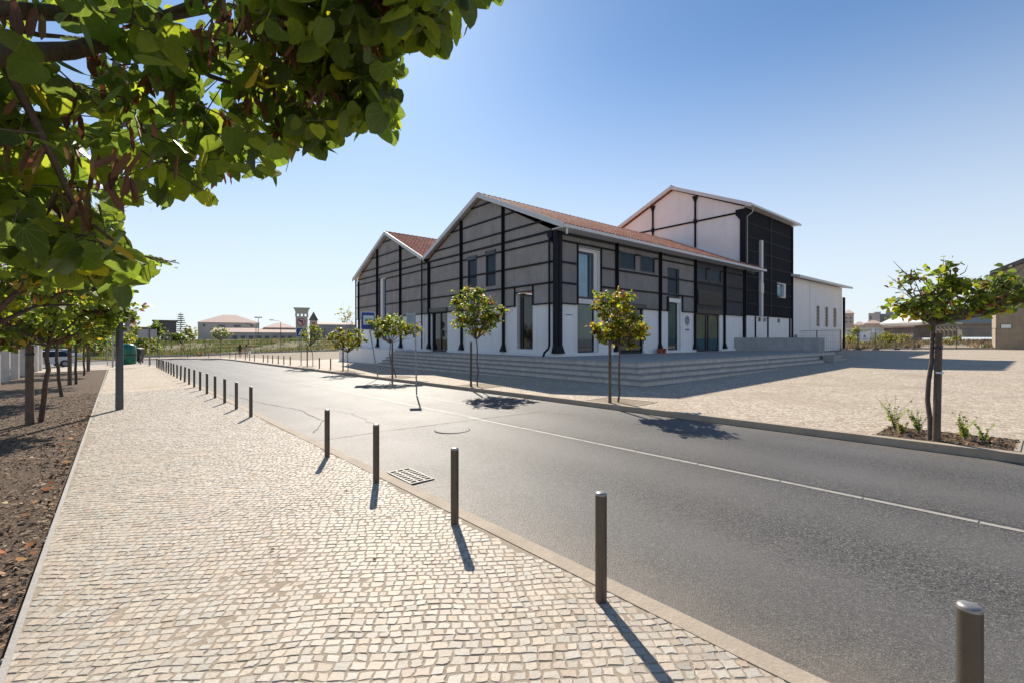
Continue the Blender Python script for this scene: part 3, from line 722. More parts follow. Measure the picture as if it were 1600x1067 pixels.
for z0, z1, xa, xb in ((1.60,1.625,11.80,12.02),(1.36,1.47,11.66,12.16)):
    x = xa; m = MB()
    while x < xb: ww = r_.uniform(.025,.05); m.box(x, min(xb,x+ww), -.036, -.031, z0, z1); x += ww + .014
    m.build('lettering', M_TEAL, sg)
def plaque(face, a, z, label):
    o = empty('wall_plaque', bw(0,0), A0, label, 'plaque'); mb = MB(); fbox(mb, face, a, a+.62, z, z+.13, -.02, -.004); mb.build('board', M_SIGNW, o)
    mb = MB(); x = a + .06
    while x < a + .52: fbox(mb, face, x, x+.03, z+.04, z+.09, -.024, -.021); x += .045
    mb.build('lettering', M_SIGNB, o)
plaque('R', .62, 1.95, 'small white plaque with a blue line of lettering by the corner column')
plaque('L', 12.95, 1.95, 'small white plaque left of the glass door on the gable front')
# planter by the door
for i_, (a, lb) in enumerate(((8.15,'small terracotta plant pot against the white wall, left one of two'),(8.52,'small terracotta plant pot against the white wall, right one of two by the column'))):
    mb = MB(); mb.lathe([(.13,0),(.17,.24),(.19,.25),(.19,.29),(.16,.29),(.15,.24)], 12); tag(mb.build('plant_pot', plain('terracotta', (.36,.11,.05), .8), loc=bw(a,-.45)), lb, 'plant pot', 'terracotta pots on the terrace')
# tiled roofs
def tiled(name, x0, x1, ye, ze, yr, zr, parent, mat=M_TILE, pitch=.27, course=.42, thick=.06):
    # barrel tiles: ribs run from eave to ridge, a small step at every course
    L = math.hypot(yr-ye, zr-ze); nc = max(1, int(L/course)); nxs = int((x1-x0)/pitch*8)
    dy, dz = (yr-ye)/L, (zr-ze)/L; ny_, nz_ = -dz*(1 if dy > 0 else -1), abs(dy)
    xs = np.linspace(x0, x1, nxs+1); ph = (xs/pitch) % 1.0
    prof = np.where(ph < .6, np.sin(ph/.6*np.pi)*.085, -np.sin((ph-.6)/.4*np.pi)*.03)
    V = []; tint = []; r = np.random.RandomState(5)
    for c in range(nc):
        tr = r.rand(int((x1-x0)/pitch)+3)
        for k, (s_, lift) in enumerate(((c*L/nc, .028), ((c+1)*L/nc, .0))):
            for i in range(nxs+1):
                h = prof[i] + lift; V.append((xs[i], ye+dy*s_+ny_*h, ze+dz*s_+nz_*h)); tint.append(tr[int((xs[i]-x0)/pitch)])
    F = []
    w_ = nxs+1
    for k in range(2*nc-1):
        for i in range(nxs): a = k*w_+i; F.append((a, a+1, a+1+w_, a+w_))
    me = bpy.data.meshes.new(name); me.from_pydata(V, [], F); me.materials.append(mat)
    at = me.color_attributes.new('tint', 'FLOAT_COLOR', 'POINT'); at.data.foreach_set('color', np.array([[t_,t_,t_,1] for t_ in tint], np.float32).ravel())
    o = bpy.data.objects.new(name, me); COL.objects.link(o); o.parent = parent; return o
def ridge(x0, x1, y, z, parent):
    mb = MB(); x = x0; k = 0
    while x < x1:
        pts = [(x, y, z+.02), (min(x1, x+.42), y, z)]; mb.tube(pts, [.125,.105], 10); x += .38; k += 1
    return mb.build('ridge_tiles', plain('ridge_clay', (.42,.18,.11), .85, .35, 5), parent)
E1, E2 = -.80, 12.30
tiled('roof', -.33, 21.9, E1, 6.12, 5.95, 9.10, bld); tiled('roof', -.33, 21.9, E2, 6.32, 5.95, 9.10, bld)
tiled('roof', -.33, 24.0, 12.30, 6.32, 18.4, 9.12, bld); tiled('roof', -.33, 24.0, 25.1, 6.10, 18.4, 9.12, bld)
ridge(-.33, 20.2, 5.95, 9.10, bld); ridge(-.33, 24, 18.4, 9.12, bld)
def slab(mb, ya, za, yb, zb, x0, x1, t0, t1):   # raked board following a roof slope (thickness t0..t1 below the slope line)
    mb.add([(x0,ya,za-t0),(x0,yb,zb-t0),(x0,yb,zb-t1),(x0,ya,za-t1),(x1,ya,za-t0),(x1,yb,zb-t0),(x1,yb,zb-t1),(x1,ya,za-t1)],
           [(0,1,2,3),(7,6,5,4),(0,4,5,1),(1,5,6,2),(2,6,7,3),(3,7,4,0)])
for ya, za, yb, zb in ((-.86,6.14,5.95,9.14),(5.95,9.14,12.28,6.34),(12.32,6.34,18.4,9.16),(18.4,9.16,25.12,6.12)):
    mb = MB(); slab(mb, ya, za, yb, zb, -.40, -.335, -.06, .20); slab(mb, ya, za, yb, zb, -.335, .0, .03, .07); mb.build('bargeboard', M_TRIM, bld)
m = MB(); m.box(-.36,21.9,-.93,-.80,5.98,6.13); m.box(-.30,21.88,-.80,-.06,6.0,6.05); m.build('gutter', M_TRIM, bld)
m = MB(); m.tube([(-.1,-.86,6.0),(-.1,-.84,5.70)], .05, 8); m.build('gutter_spout', M_TRIM, bld)
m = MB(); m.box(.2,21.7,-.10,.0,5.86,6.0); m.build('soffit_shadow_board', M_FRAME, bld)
# back walls closing the gables
m = MB()
for y0, yy, y1 in ((0,5.95,12.3),(12.3,18.4,24.5)): m.add([(24,y0,6),(24,yy,8.95),(24,y1,6)], [(0,1,2)])
m.build('rear_gable', M_WHITE, bld)

# tower
tw = empty('tower_block', bw(20.25, 0), A0, 'tall tower block with a pinkish white gable and a black clad side', 'building')
TL = 9.15; TD = 12.1
m = MB(); m.add([(0,.0,-1.6),(0,0,10.85),(0,6.0,13.55),(0,TD,10.85),(0,TD,-1.6)], [(0,1,2,3,4)])
wh = [(2.35,2.85,2.62,8.65),(5.95,7.7,4.30,5.56),(2.35,2.95,2.20,2.52),(3.35,3.95,2.20,2.52),(6.15,6.75,2.20,2.52)]
wall_cells(m, 'R', 0, TL, -1.6, 2.62, wh)
m.quad((TL,0,-1.6),(TL,TD,-1.6),(TL,TD,10.85),(TL,0,10.85)); m.add([(TL,0,10.85),(TL,TD,10.85),(TL,6.0,13.55)], [(0,1,2)]); m.quad((0,TD,-1.6),(TL,TD,-1.6),(TL,TD,10.85),(0,TD,10.85))
m.build('wall', M_WHITE, tw, recalc=False)
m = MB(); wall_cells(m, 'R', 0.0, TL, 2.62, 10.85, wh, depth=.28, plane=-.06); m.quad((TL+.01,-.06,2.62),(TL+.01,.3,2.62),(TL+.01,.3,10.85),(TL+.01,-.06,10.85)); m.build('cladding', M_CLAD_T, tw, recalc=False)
m = MB()
for z in (3.55,4.55,5.6,6.6,7.6,8.65,9.7): rail(m, 'R', z, 0, TL, wh, .07, -.10)
m.box(TL/2-.1,TL/2+.1,-.11,-.062,2.62,10.85); m.build('rail', M_STEEL, tw)
m = MB(); m.box(2.52,2.84,-.20,.18,5.3,8.63); m.box(2.52,2.84,-.20,.18,2.64,4.45); m.box(2.33,2.84,-.24,.18,4.45,5.26); m.build('light_slot', M_TRIM, tw)
m = MB(); m.box(6.75,7.68,-.09,.18,4.32,4.40); m.box(7.35,7.69,-.09,.2,4.40,5.46); m.box(5.96,7.69,-.09,.18,5.46,5.55); m.build('window_surround', M_TRIM, tw)
def twin(a0,a1,z0,z1,gm):
    mb = MB(); fbox(mb,'R',a0,a1,z0,z1,.10,.20); f = mb.build('window', M_FRAME, tw); mb = MB(); fbox(mb,'R',a0+.06,a1-.06,z0+.06,z1-.06,.085,.11); mb.build('pane', gm, f)
twin(5.97,7.35,4.4,5.46,M_GL_SKY)
for a in (2.35,3.35,6.15): twin(a,a+.6,2.20,2.52,M_GL_DARK)
m = MB(); m.box(-.16,-.004,-.12,.30,-1.0,10.7); m.add([(-.16,.30,10.7),(-.16,.62,10.7),(-.16,.62,10.3),(-.16,.30,9.9),(-.01,.30,10.7),(-.01,.62,10.7),(-.01,.62,10.3),(-.01,.30,9.9)],[(0,1,2,3),(7,6,5,4),(2,6,7,3),(1,5,6,2)])
m.build('column', M_STEEL, tw)
m = MB(); m.box(-.10,-.004,.30,11.7,10.42,10.54); m.build('beam', M_STEEL, tw)
for y in (3.95, 7.95):
    zt = 13.5 - abs(y-6.0)*.45; mb = MB(); mb.box(-.13,-.004,y-.06,y+.06,8.2,zt); mb.box(-.16,-.004,y-.11,y+.11,10.3,10.66)
    mb.add([(-.14,y-.06,zt-.5),(-.14,y+.06,zt-.5),(-.14,y+.24,zt),(-.14,y-.24,zt),(-.01,y-.06,zt-.5),(-.01,y+.06,zt-.5),(-.01,y+.24,zt),(-.01,y-.24,zt)],[(0,1,2,3),(7,6,5,4),(0,3,7,4),(1,5,6,2),(0,4,5,1)]); mb.build('column', M_STEEL, tw)
m = MB(); m.box(TL-.06,TL+.09,-.16,-.061,-1,10.7); m.build('column', M_STEEL, tw)
for a in (1.75, 4.1, 8.7): mb = MB(); mb.box(a-.03,a+.03,-.10,-.003,-1,2.6); mb.build('column', M_STEEL, tw)
tiled('roof', -.35, TL+.45, -.55, 10.88, 6.0, 13.78, tw); tiled('roof', -.35, TL+.45, TD+.5, 10.90, 6.0, 13.78, tw); ridge(-.35, TL+.4, 6.0, 13.80, tw)
for ya, za, yb, zb in ((-.62,10.9,6.0,13.82),(6.0,13.82,12.7,10.9)):
    mb = MB(); slab(mb, ya, za, yb, zb, -.42, -.36, -.05, .24); slab(mb, ya, za, yb, zb, -.36, .0, .05, .09); mb.build('bargeboard', M_TRIM, tw)
m = MB(); m.box(-.38,TL+.45,-.68,-.55,10.76,10.9); m.box(-.3,TL+.4,-.55,0,10.78,10.83); m.build('gutter', M_TRIM, tw)
m = MB(); m.tube([(.1,-.62,10.78),(.12,-.5,10.35),(.12,-.12,10.1),(.12,-.12,6.6)], .05, 8); m.build('downpipe', M_GALV, tw)
m = MB(); m.prism([(0,8.75),(6.1,5.95)], 'x', -.3, -.004) if False else slab(m, -.3, 6.20, 5.8, 8.95, -.32, -.02, -.22, .02); m.build('flashing', M_TRIM, tw)

# low white annex behind the tower
an = empty('white_annex', bw(29.42, 0), A0, 'low white annex with barred windows, right of the black tower', 'building')
ah = [(6.35,7.35,2.05,4.05),(8.85,9.9,2.05,4.05),(11.4,12.5,2.05,4.05),(.6,1.5,-.1,1.2)]
m = MB(); wall_cells(m, 'R', 0, 14.4, -1.8, 6.3, ah, depth=.18); m.quad((14.4,0,-1.8),(14.4,10,-1.8),(14.4,10,8.2),(14.4,0,6.3)); m.quad((0,10,-1.8),(14.4,10,-1.8),(14.4,10,8.2),(0,10,8.2)); m.build('wall', M_WHITE, an, recalc=False)
for a0,a1,z0,z1 in ah:
    mb = MB(); mb.box(a0,a1,.10,.26,z0,z1); f = mb.build('window', plain('window_beige', (.50,.42,.34), .5), an)
    mb = MB(); k = 0
    while z0 + .15 + k*.33 < z1: mb.box(a0+.05,a1-.05,.07,.098,z0+.15+k*.33,z0+.20+k*.33); k += 1
    mb.box(a1-.26,a1-.1,.06,.098,z0,z1); mb.build('bars', M_FRAME, f)
m = MB(); m.add([(-.2,-.75,6.22),(15.3,-.75,6.22),(15.3,10.2,8.4),(-.2,10.2,8.4),(-.2,-.75,6.42),(15.3,-.75,6.42),(15.3,10.2,8.6),(-.2,10.2,8.6)], [(0,3,2,1),(4,5,6,7),(0,1,5,4),(1,2,6,5),(2,3,7,6),(3,0,4,7)]); m.build('roof', M_TRIM, an)
m = MB(); m.tube([(14.45,-.15,5.3),(14.45,-.15,-1.6)], .13, 10); m.build('downpipe', M_STEEL, an)
m = MB(); m.box(4.6,4.66,-.03,-.003,-1,6.1); m.build('wall_joint', M_TRIM, an)

# stepped terrace wrapping the corner
ter = empty('stepped_terrace', bw(0, 0), A0, 'wide grey concrete stepped terrace wrapping round the corner of the hall', 'terrace')
DY, DX = 5.75, 1.57
m = MB()
def Lplat(mb, ox, z0, z1): 
    # L shaped slab: in front of the R face to y=-(DY+ox), in front of the L face to x=-(DX+ox)
    xa, xb = -(DX+ox), 20.6 + ox*.9; ya, yb = -(DY+ox), 14.30
    poly = [(xa,ya),(xb,ya),(xb,-.11),(-.11,-.11),(-.11,yb),(xa,yb)]
    mb.prism(poly, 'z', z0, z1)
Lplat(m, 0, -.06, -.002); m.build('deck', M_CONC, ter)
for k in range(6):
    mb = MB(); Lplat(mb, .28*(k) - .0, -.188*(k+1), -.188*k - .062 if k else -.062); mb.build('step', M_RISER, ter)
    if k:
        mb = MB(); Lplat(mb, .28*k - .003, -.188*k-.061, -.188*k - .002); mb.build('tread', M_TREAD, ter)
pw = empty('concrete_parapet', bw(0, 0), A0, 'long low blank concrete parapet at the right end of the terrace', 'wall')
m = MB()
p0 = Vector((16.75, -.35)); p1 = Vector((20.25, -5.95)); 
# runs obliquely across the deck, with a short return at its outer end
def lw(px, Y): X = (px-800)/722*Y; dx, dy = X-BX, Y-BY; return Vector((dx*math.cos(A0)+dy*math.sin(A0), -dx*math.sin(A0)+dy*math.cos(A0)))
a = lw(1143, 34.0); b = lw(1279, 32.2); d = (b-a).normalized(); nrm_ = Vector((-d.y, d.x)) * .35
if nrm_.y < 0: nrm_ = -nrm_
q = [a, b, b+nrm_, a+nrm_]; m.prism([(v.x, v.y) for v in q], 'z', -.8, .93)
b2 = b + Vector((math.cos(-A0), math.sin(-A0)))*.42
m.prism([(b.x+.003*d.x, b.y+.003*d.y), (b2.x, b2.y), (b2.x+2.2*(-d.y if d.x>0 else d.y)*0+nrm_.x*4, b2.y+nrm_.y*4), (b.x+.003*d.x+nrm_.x*4, b.y+nrm_.y*4)], 'z', -1.0, .925)
m.build('parapet', M_PAR, pw, bevel=.01)

# ------------------------------------------------------------ bollards
ORD = 'nearest second third fourth fifth sixth seventh eighth ninth tenth eleventh twelfth thirteenth fourteenth fifteenth sixteenth seventeenth eighteenth nineteenth twentieth twenty-first twenty-second twenty-third twenty-fourth twenty-fifth twenty-sixth twenty-seventh'.split()
def make_bollard():
    o = empty('bollard')
    mb = MB(); mb.lathe([(.0375,-.15),(.0375,.672),(.0372,.682)], 24); mb.build('post', M_BOLL, o)
    mb = MB(); mb.lathe([(.0368,.682),(.0372,.690),(.034,.697),(.020,.702),(.004,.703)], 24); mb.build('cap', M_BCAP, o)
    return o
B0 = make_bollard(); used = []
def place_boll(n, t, label, group, tilt=(0,0)):
    o = B0 if not used else copy_tree(B0); used.append(1)
    x, y = nt(n, t); o.location = (x, y, g(x, y)); o.rotation_euler = (R(tilt[0]), R(tilt[1]), rnd.uniform(0, 6)); tag(o, label, 'bollard', group)
ks = [-1,0,1,2,3] + list(range(6, 26)); r_ = random.Random(4)
for i, k in enumerate(ks):
    t = 1.894 + 1.70*k
    place_boll(2.383, t, ('%s bollard from the camera in the row along the near kerb' % ORD[i]).replace('nearest bollard from the camera', 'big bollard cut by the frame, nearest the camera'), 'bollards along the near kerb', (r_.uniform(-1.5,1.5), r_.uniform(-2,2)) if i > 12 else (0,0))
for i, (n, t) in enumerate(((2.25,50.4),(1.7,53.2),(.9,55.6))):
    place_boll(n, t, '%s bollard on the bend of the kerb beyond the long near row' % ['first','second','third'][i], 'bollards along the near kerb', (0, r_.uniform(-3,3)))
def boll_px(px, n):
    a = (px-800)/722.; t = (n*NX - a*n*NY)/(NY + a*NX); return t
fpx = [516.6,499,453.5,443.5,434.8,426,418.5,411.5,397.7,390,383.3,368.4,359.3]
for i, px in enumerate(fpx): place_boll(9.95, boll_px(px, 9.95), '%s bollard on the far side of the road, counted from the gabled hall' % ORD[i].replace('nearest','first'), 'bollards along the far kerb')
for i, (n, t) in enumerate(((8.8,68.2),(6.9,70.9),(4.2,74.0))): place_boll(n, t, '%s of three bollards on the far bend before the weedy field' % ['right','middle','left'][i], 'bollards along the far kerb')

# ------------------------------------------------------------ drain grate and manhole
M_IRON = plain('cast_iron', (.20,.19,.17), .6, .3, 12, metal=.1)
gx, gy = nt(2.99, 5.58); gr = empty('drain_grate', (gx, gy, g(gx, gy)-.112), math.atan2(NX, -NY), 'cast iron drain grate with slots in the gutter of the near kerb', 'drain grate')
m = MB(); m.box(-.32,.32,-.15,.15,.001,.004); m.build('pit', plain('black_pit', (.004,.004,.004), 1), gr)
m = MB(); m.box(-.34,.34,-.17,-.145,0,.014); m.box(-.34,.34,.145,.17,0,.014); m.box(-.34,-.31,-.145,.145,0,.014); m.box(.31,.34,-.145,.145,0,.014)
for y in (-.05,.05): m.box(-.31,.31,y-.012,y+.012,0,.013)
for i in range(7): x = -.31 + .62*(i+1)/8; m.box(x-.014,x+.014,-.145,.145,0,.012)
m.build('frame', M_IRON, gr)
gx, gy = nt(5.15, 7.85); mh = empty('manhole_cover', (gx, gy, g(gx, gy)-.117), 0, 'round pale cast iron manhole cover set in the middle of the road', 'manhole cover')
m = MB(); m.lathe([(.36,0),(.36,.008),(.33,.008)], 32); m.build('ring', plain('manhole_concrete', (.22,.205,.185), .75), mh)
m = MB()
for i in range(-6,7):
    for j in range(-6,7):
        if math.hypot(i,j) < 6.1: m.box(i*.05-.016,i*.05+.016,j*.05-.016,j*.05+.016,.008,.011)
o = m.build('cover', plain('manhole_worn', (.34,.32,.29), .6, .3, 20), mh)

# ------------------------------------------------------------ trees
GREEN = [(.065,.10,.013),(.055,.082,.014),(.085,.12,.015),(.042,.066,.012),(.105,.135,.014)]
YELL = [(.16,.17,.015),(.20,.17,.02),(.13,.15,.015),(.24,.17,.03)]
BROWN = [(.07,.035,.02),(.09,.04,.022),(.06,.03,.016)]
def unit(r): 
    v = r.normal(size=3); return v/np.linalg.norm(v)
def crown(parent, blobs, nleaf, size, r, mix, mat=M_LEAF2, tmpl=OVAL, faces=OVAL_F, uv=False, keep=None, twig=(.18,.4), per=9, droop=.5):
    # blobs: (centre, radii, weight). Leaves sit along short twigs spread through the blobs' volume.
    pos=[];tip=[];nrm=[];sz=[];col=[];bend=[]; wts = np.array([b[2] for b in blobs], float); wts /= wts.sum(); twigs=[]
    tries = 0
    while len(pos) < nleaf and tries < nleaf*6:
        tries += 1
        c, rad, _ = blobs[r.choice(len(blobs), p=wts)]; d = unit(r); q = r.rand()**.45
        p = np.array(c) + d*q*np.array(rad)
        if keep is not None and not keep(p): continue
        dirv = d*np.array([1,1,.55]) + unit(r)*.6; dirv /= np.linalg.norm(dirv); L = r.uniform(*twig)
        yel = r.rand(); cls = GREEN if yel > mix[0]+mix[1] else (YELL if yel > mix[1] else BROWN); k0 = cls[r.randint(len(cls))]
        twigs.append((p - dirv*L*.5, p + dirv*L*.5))
        for i in range(per):
            f = (i+.5)/per - .5; a = p + dirv*L*f + r.normal(size=3)*.012
            side = np.cross(dirv, [0,0,1]); side /= np.linalg.norm(side)+1e-6; side *= 1 if i%2 else -1
            tp = side*.7 + dirv*.35 + np.array([0,0,-droop*r.uniform(.5,1.6)]) + r.normal(size=3)*.3
            st = a + tp/np.linalg.norm(tp)*.02
            if keep is not None:
                e = st + tp/np.linalg.norm(tp)*size*.9
                if not keep(e) or not keep(st): continue
            nv = np.array([0,0,1.]) + r.normal(size=3)*.65
            pos.append(st); tip.append(tp); nrm.append(nv); s_ = size*r.uniform(.5,1.28); sz.append(s_); bend.append(r.uniform(-.3,.35))
            kk = k0 if r.rand() < .7 else GREEN[r.randint(len(GREEN))]; col.append(np.array(kk)*r.uniform(.75,1.3))
    o = cards('crown', pos, tip, nrm, sz, col, mat, tmpl, faces, parent, bend, uv)
    return o, twigs
def twigs_(parent, tw, rad, seg=4, keep=None):
    mb = MB()
    for a, b in tw:
        b = a + (b-a)*.85
        if keep is not None and not (keep(a + (a-b)*.1) and keep(b + (b-a)*.25)): continue
        mb.tube([tuple(a), tuple(b)], [rad, rad*.4], seg, cap=False)
    if mb.v: tag(mb.build('twigs', M_BARK, parent), kind='stuff')
def pods(parent, blobs, n, size, r, keep=None):
    pos=[];tip=[];nrm=[];sz=[];col=[]
    while n > 0:
        n -= 1; c, rad, _ = blobs[r.randint(len(blobs))]; d = unit(r); p = np.array(c) + d*np.array(rad)*r.rand()**.6*.85
        if keep is not None and not (keep(p) and keep(p-np.array([0,0,size*2.6])) and keep(p+np.array([size,0,-size])) and keep(p-np.array([size,0,size]))): continue
        for k in range(r.randint(5,10)):
            pos.append(p + np.clip(r.normal(size=3),-1.6,1.6)*[.035,.035,.03]); tip.append(np.array([0,0,-1.]) + r.normal(size=3)*.28); nrm.append(unit(r)); sz.append(size*r.uniform(.7,1.2)); c_ = np.array([(.13,.055,.025),(.17,.08,.035),(.09,.04,.022),(.15,.11,.04)][r.randint(4)]); col.append(c_*r.uniform(.7,1.3))
    if pos: tag(cards('seed_pods', pos, tip, nrm, sz, col, M_POD, POD, POD_F, parent), kind='stuff')
def limbs(mb, r, base, fork, tips, r0, r1, lean=(0,0), wob=.03, seg=8, base_z=-.1):
    base = np.array(base, float); fork = np.array(fork, float); pts = []; rad = []
    for i in range(7):
        f = i/6; p = base + (fork-base)*f + np.array([lean[0], lean[1], 0])*math.sin(f*math.pi) + np.array([r.normal()*wob, r.normal()*wob, 0])*(0 if i in (0,) else 1)*.5
        pts.append(tuple(p)); rad.append(r0*(1-f)+r1*f)
    pts[0] = (pts[0][0], pts[0][1], base_z); mb.tube(pts, rad, seg)
    for q in tips:
        q = np.array(q, float); mid = (fork+q)/2 + np.array([0,0,-.06*np.linalg.norm(q-fork)]) + r.normal(size=3)*.03
        mb.tube([tuple(np.array(pts[-1])-[0,0,.03]), tuple(mid), tuple(q)], [r1*.72, r1*.45, r1*.14], 6)
        for z in range(2):
            e = q + unit(r)*.3*np.linalg.norm(q-fork); mb.tube([tuple(mid), tuple((mid+e)/2+r.normal(size=3)*.03), tuple(e)], [r1*.35, r1*.22, r1*.08], 5)
def street_tree(name, label, x, y, blobs, nleaf, size, seed, mix=(.25,.06), r0=.035, fork=None, lean=(0,0), group=None, npods=20, cat='tree', gz=None, bark=None, kw=None, podsz=.1):
    r = np.random.RandomState(seed); z = g(x, y) if gz is None else gz
    t = empty(name, (x, y, z), 0, label, cat, group)
    if fork is None: fork = (blobs[0][0][0]*.5, blobs[0][0][1]*.5, blobs[0][0][2]-blobs[0][1][2]*.9)
    tips = []
    for c, rad, _ in blobs:
        for q in range(2): tips.append(np.array(c) + unit(r)*np.array(rad)*.45)
    o, tw = crown(t, blobs, nleaf, size, r, mix, **(kw or {}))
    mb = MB(); limbs(mb, r, (0,0,0), fork, tips, r0, r0*.72, lean)
    mb.build('trunk', bark or M_BARK, t); twigs_(t, tw[::3], .005*size/.09, 3)
    if npods: pods(t, blobs, npods, podsz, r)
    return t
def stake(x, y, h, rad, label, group, lean=(0,0), tie=None, gz=None):
    z = g(x, y) if gz is None else gz
    o = empty('wooden_stake', (x, y, z), rnd.uniform(0,3), label, 'tree stake', group)
    mb = MB(); n = 7; pts = [(lean[0]*i/n, lean[1]*i/n, -.15 + (h+.15)*i/n) for i in range(n+1)]; mb.tube(pts, [rad*(1.05-.12*i/n) for i in range(n+1)], 12); mb.build('post', M_WOOD, o)
    if tie: mb = MB(); mb.tube([(lean[0]*tie/h, lean[1]*tie/h, tie-.025), (lean[0]*tie/h, lean[1]*tie/h, tie+.025)], rad*1.12, 12); mb.build('tie', M_FRAME, o)
    return o
def pit(n, t, half_t=.85, wd=1.0, nn0=9.66):
    o = strip('pit_kerb', [(nn0, t-half_t), (nn0+wd, t-half_t)], 0, .06, M_KERB, .012, .1); strip('pit_kerb', [(nn0, t+half_t), (nn0+wd, t+half_t)], -.06, 0, M_KERB, .012, .1); strip('pit_kerb', [(nn0+wd, t-half_t), (nn0+wd, t+half_t)], 0, .06, M_KERB, .012, .1)
    poly_sheet('pit_soil', NT([(nn0,t-half_t),(nn0+wd,t-half_t),(nn0+wd,t+half_t),(nn0,t+half_t)]), M_SOIL if t < 3 else M_DIRT, dz=.005, step=9)
FG = 'young street trees on the far side of the road'
# right-hand tree with wide crown (foreground right)
x0, y0 = nt(9.85, 1.25)
def rel(px, py, Y, o): p = P(px, py, Y); return (p[0]-o[0], p[1]-o[1], p[2]-o[2])
o0 = (x0, y0, g(x0, y0)); Yt = y0
bl = [(rel(1450,470,Yt,o0),(.38,.4,.22),2.2),(rel(1425,432,Yt,o0),(.17,.3,.13),1.0),(rel(1415,478,Yt,o0),(.16,.25,.10),.8),(rel(1490,445,Yt,o0),(.28,.35,.20),2.0),(rel(1530,462,Yt,o0),(.34,.4,.20),2.6),(rel(1565,440,Yt,o0),(.26,.35,.13),1.8),(rel(1590,460,Yt,o0),(.26,.3,.15),1.6),(rel(1620,445,Yt,o0),(.2,.3,.13),1.0),(rel(1500,480,Yt,o0),(.3,.3,.12),1.2),(rel(1475,420,Yt,o0),(.2,.2,.06),.4),(rel(1452,490,Yt,o0),(.3,.3,.10),1.2),(rel(1545,480,Yt,o0),(.35,.3,.10),1.4)]
T0 = street_tree('judas_tree', 'small tree with a wide lopsided crown leaning right, in the pit nearest the camera', x0, y0, bl, 1650, .09, 11, (.16,.10), .036, rel(1462,505,Yt,o0), (-.05,0), FG, 12, kw=dict(droop=.35, per=6, twig=(.2,.45)), podsz=.09, bark=M_BARKG)
r = np.random.RandomState(3); mb = MB()
for a, b, c in (((1425,437),(1412,425),(1395,408)),((1445,455),(1420,455),(1388,448)),((1470,440),(1473,425),(1475,400)),((1440,470),(1410,468),(1382,471)),((1500,430),(1508,425),(1512,415))):
    mb.tube([rel(*a,Yt,o0), rel(*b,Yt,o0), rel(*c,Yt,o0)], [.009,.006,.002], 5)
mb.build('bare_twigs', M_BARKG, T0)
sx, sy = nt(9.76, 1.17); stake(sx, sy, 1.68, .049, 'thick round wooden stake strapped to the lopsided tree on the far pavement', 'tree stakes', (.12,.04), 1.46)
mb = MB(); o = empty('trunk_tie_strap', (sx+.076, sy+.025, g(sx,sy)+1.07), 0, 'pale tie wrapped round the thick stake at mid height', 'strap'); mb.tube([(0,0,-.014),(0,0,.014)], 0.052, 14); mb.build('band', M_SIGNW, o)
pit(10, 1.12, .84, 1.08)
# row along the far kerb, each surveyed from the photo
def row_tree(px_base, n, crown_px, nleaf, seed, mix, label, stake_px=None, stake_h=1.55, lean=(0,0), extra=None, r0=.028, size=.085, npods=18):
    t = boll_px(px_base, n); x, y = nt(n, t); o = (x, y, g(x, y)); bl = []
    for (cx, cy, wx, wy, wt) in crown_px: bl.append((rel(cx, cy, y, o), (wx/722*y, wx/722*y*.9, wy/722*y), wt))
    rq = np.random.RandomState(seed+7); b0 = bl[0]
    for _ in range(9):
        d_ = unit(rq); c_ = np.array(b0[0]) + d_*np.array(b0[1])*rq.uniform(.9,1.25)
        bl.append((tuple(c_), tuple(np.array(b0[1])*rq.uniform(.10,.2)), .14*b0[2]))
    T_ = street_tree('judas_tree', label, x, y, bl, nleaf, size, seed, mix, r0, rel(*extra, y, o) if extra else None, lean, FG, npods, bark=M_BARKG)
    if stake_px:
        ts = boll_px(stake_px, n-.25); a, b = nt(n-.25, ts); stake(a, b, stake_h, .04, 'wooden stake beside the ' + label.split(' in ')[0].split(' behind ')[0].split(' left ')[0], 'tree stakes')
        pit(n, (t+ts)/2, .8, .95)
    return T_
row_tree(965, 9.95, [(968,500,32,36,3),(940,470,14,18,.7),(985,515,30,18,1.6),(955,520,28,16,1.2),(967,468,20,16,1),(1000,515,14,8,.4)], 2600, 21, (.68,.08), 'yellowing small tree in front of the terrace corner', 953, 1.62, (.03,0), (967,538))
row_tree(746, 9.95, [(742,480,36,26,3),(725,500,18,14,1),(765,500,16,14,1),(735,462,26,12,1),(750,515,22,10,.8)], 3200, 22, (.40,.12), 'round green and russet small tree in front of the gable wall', 736, 1.6, (.03,0), (744,530))
row_tree(620, 9.95, [(598,512,20,14,1.5),(625,510,24,15,2),(645,515,14,12,1),(612,500,22,10,1)], 2600, 23, (.42,.02), 'leaning small tree behind the blue bus stop sign', 613, 1.65, (-.12,0), (610,535), npods=4)
row_tree(544, 10.3, [(543,528,26,17,3),(560,522,15,14,1),(525,525,14,12,1),(545,500,14,14,.6),(540,487,16,10,.35),(550,540,18,8,.6)], 2400, 24, (.62,.05), 'tall sparse-topped yellow green tree at the left end of the hall', 536, 1.9, (0,0), (543,550), npods=6)
row_tree(489, 10.5, [(486,518,15,12,2),(478,528,8,8,.6),(498,514,9,9,.7)], 1000, 25, (.35,.05), 'small thin tree right of the prohibition sign', 480, 1.55, (.1,0), (484,540), npods=3)
row_tree(344.5, 9.9, [(345,520,13,8,2),(338,524,8,6,.8),(354,519,8,6,.8)], 900, 26, (.12,.03), 'flat crowned green tree by the weedy field fence', None, 1.5, (0,0), (345,532), size=.13, npods=3)
t_ = street_tree('judas_tree', 'narrow yellowish tree by the weedy field fence, left of the flat crowned one', *nt(7.6,75.0), [((0,0,3.5),(.85,.8,.85),2),((.2,0,2.8),(.6,.6,.5),1)], 900, .15, 27, (.45,.15), .03, None, (0,0), FG, 3)
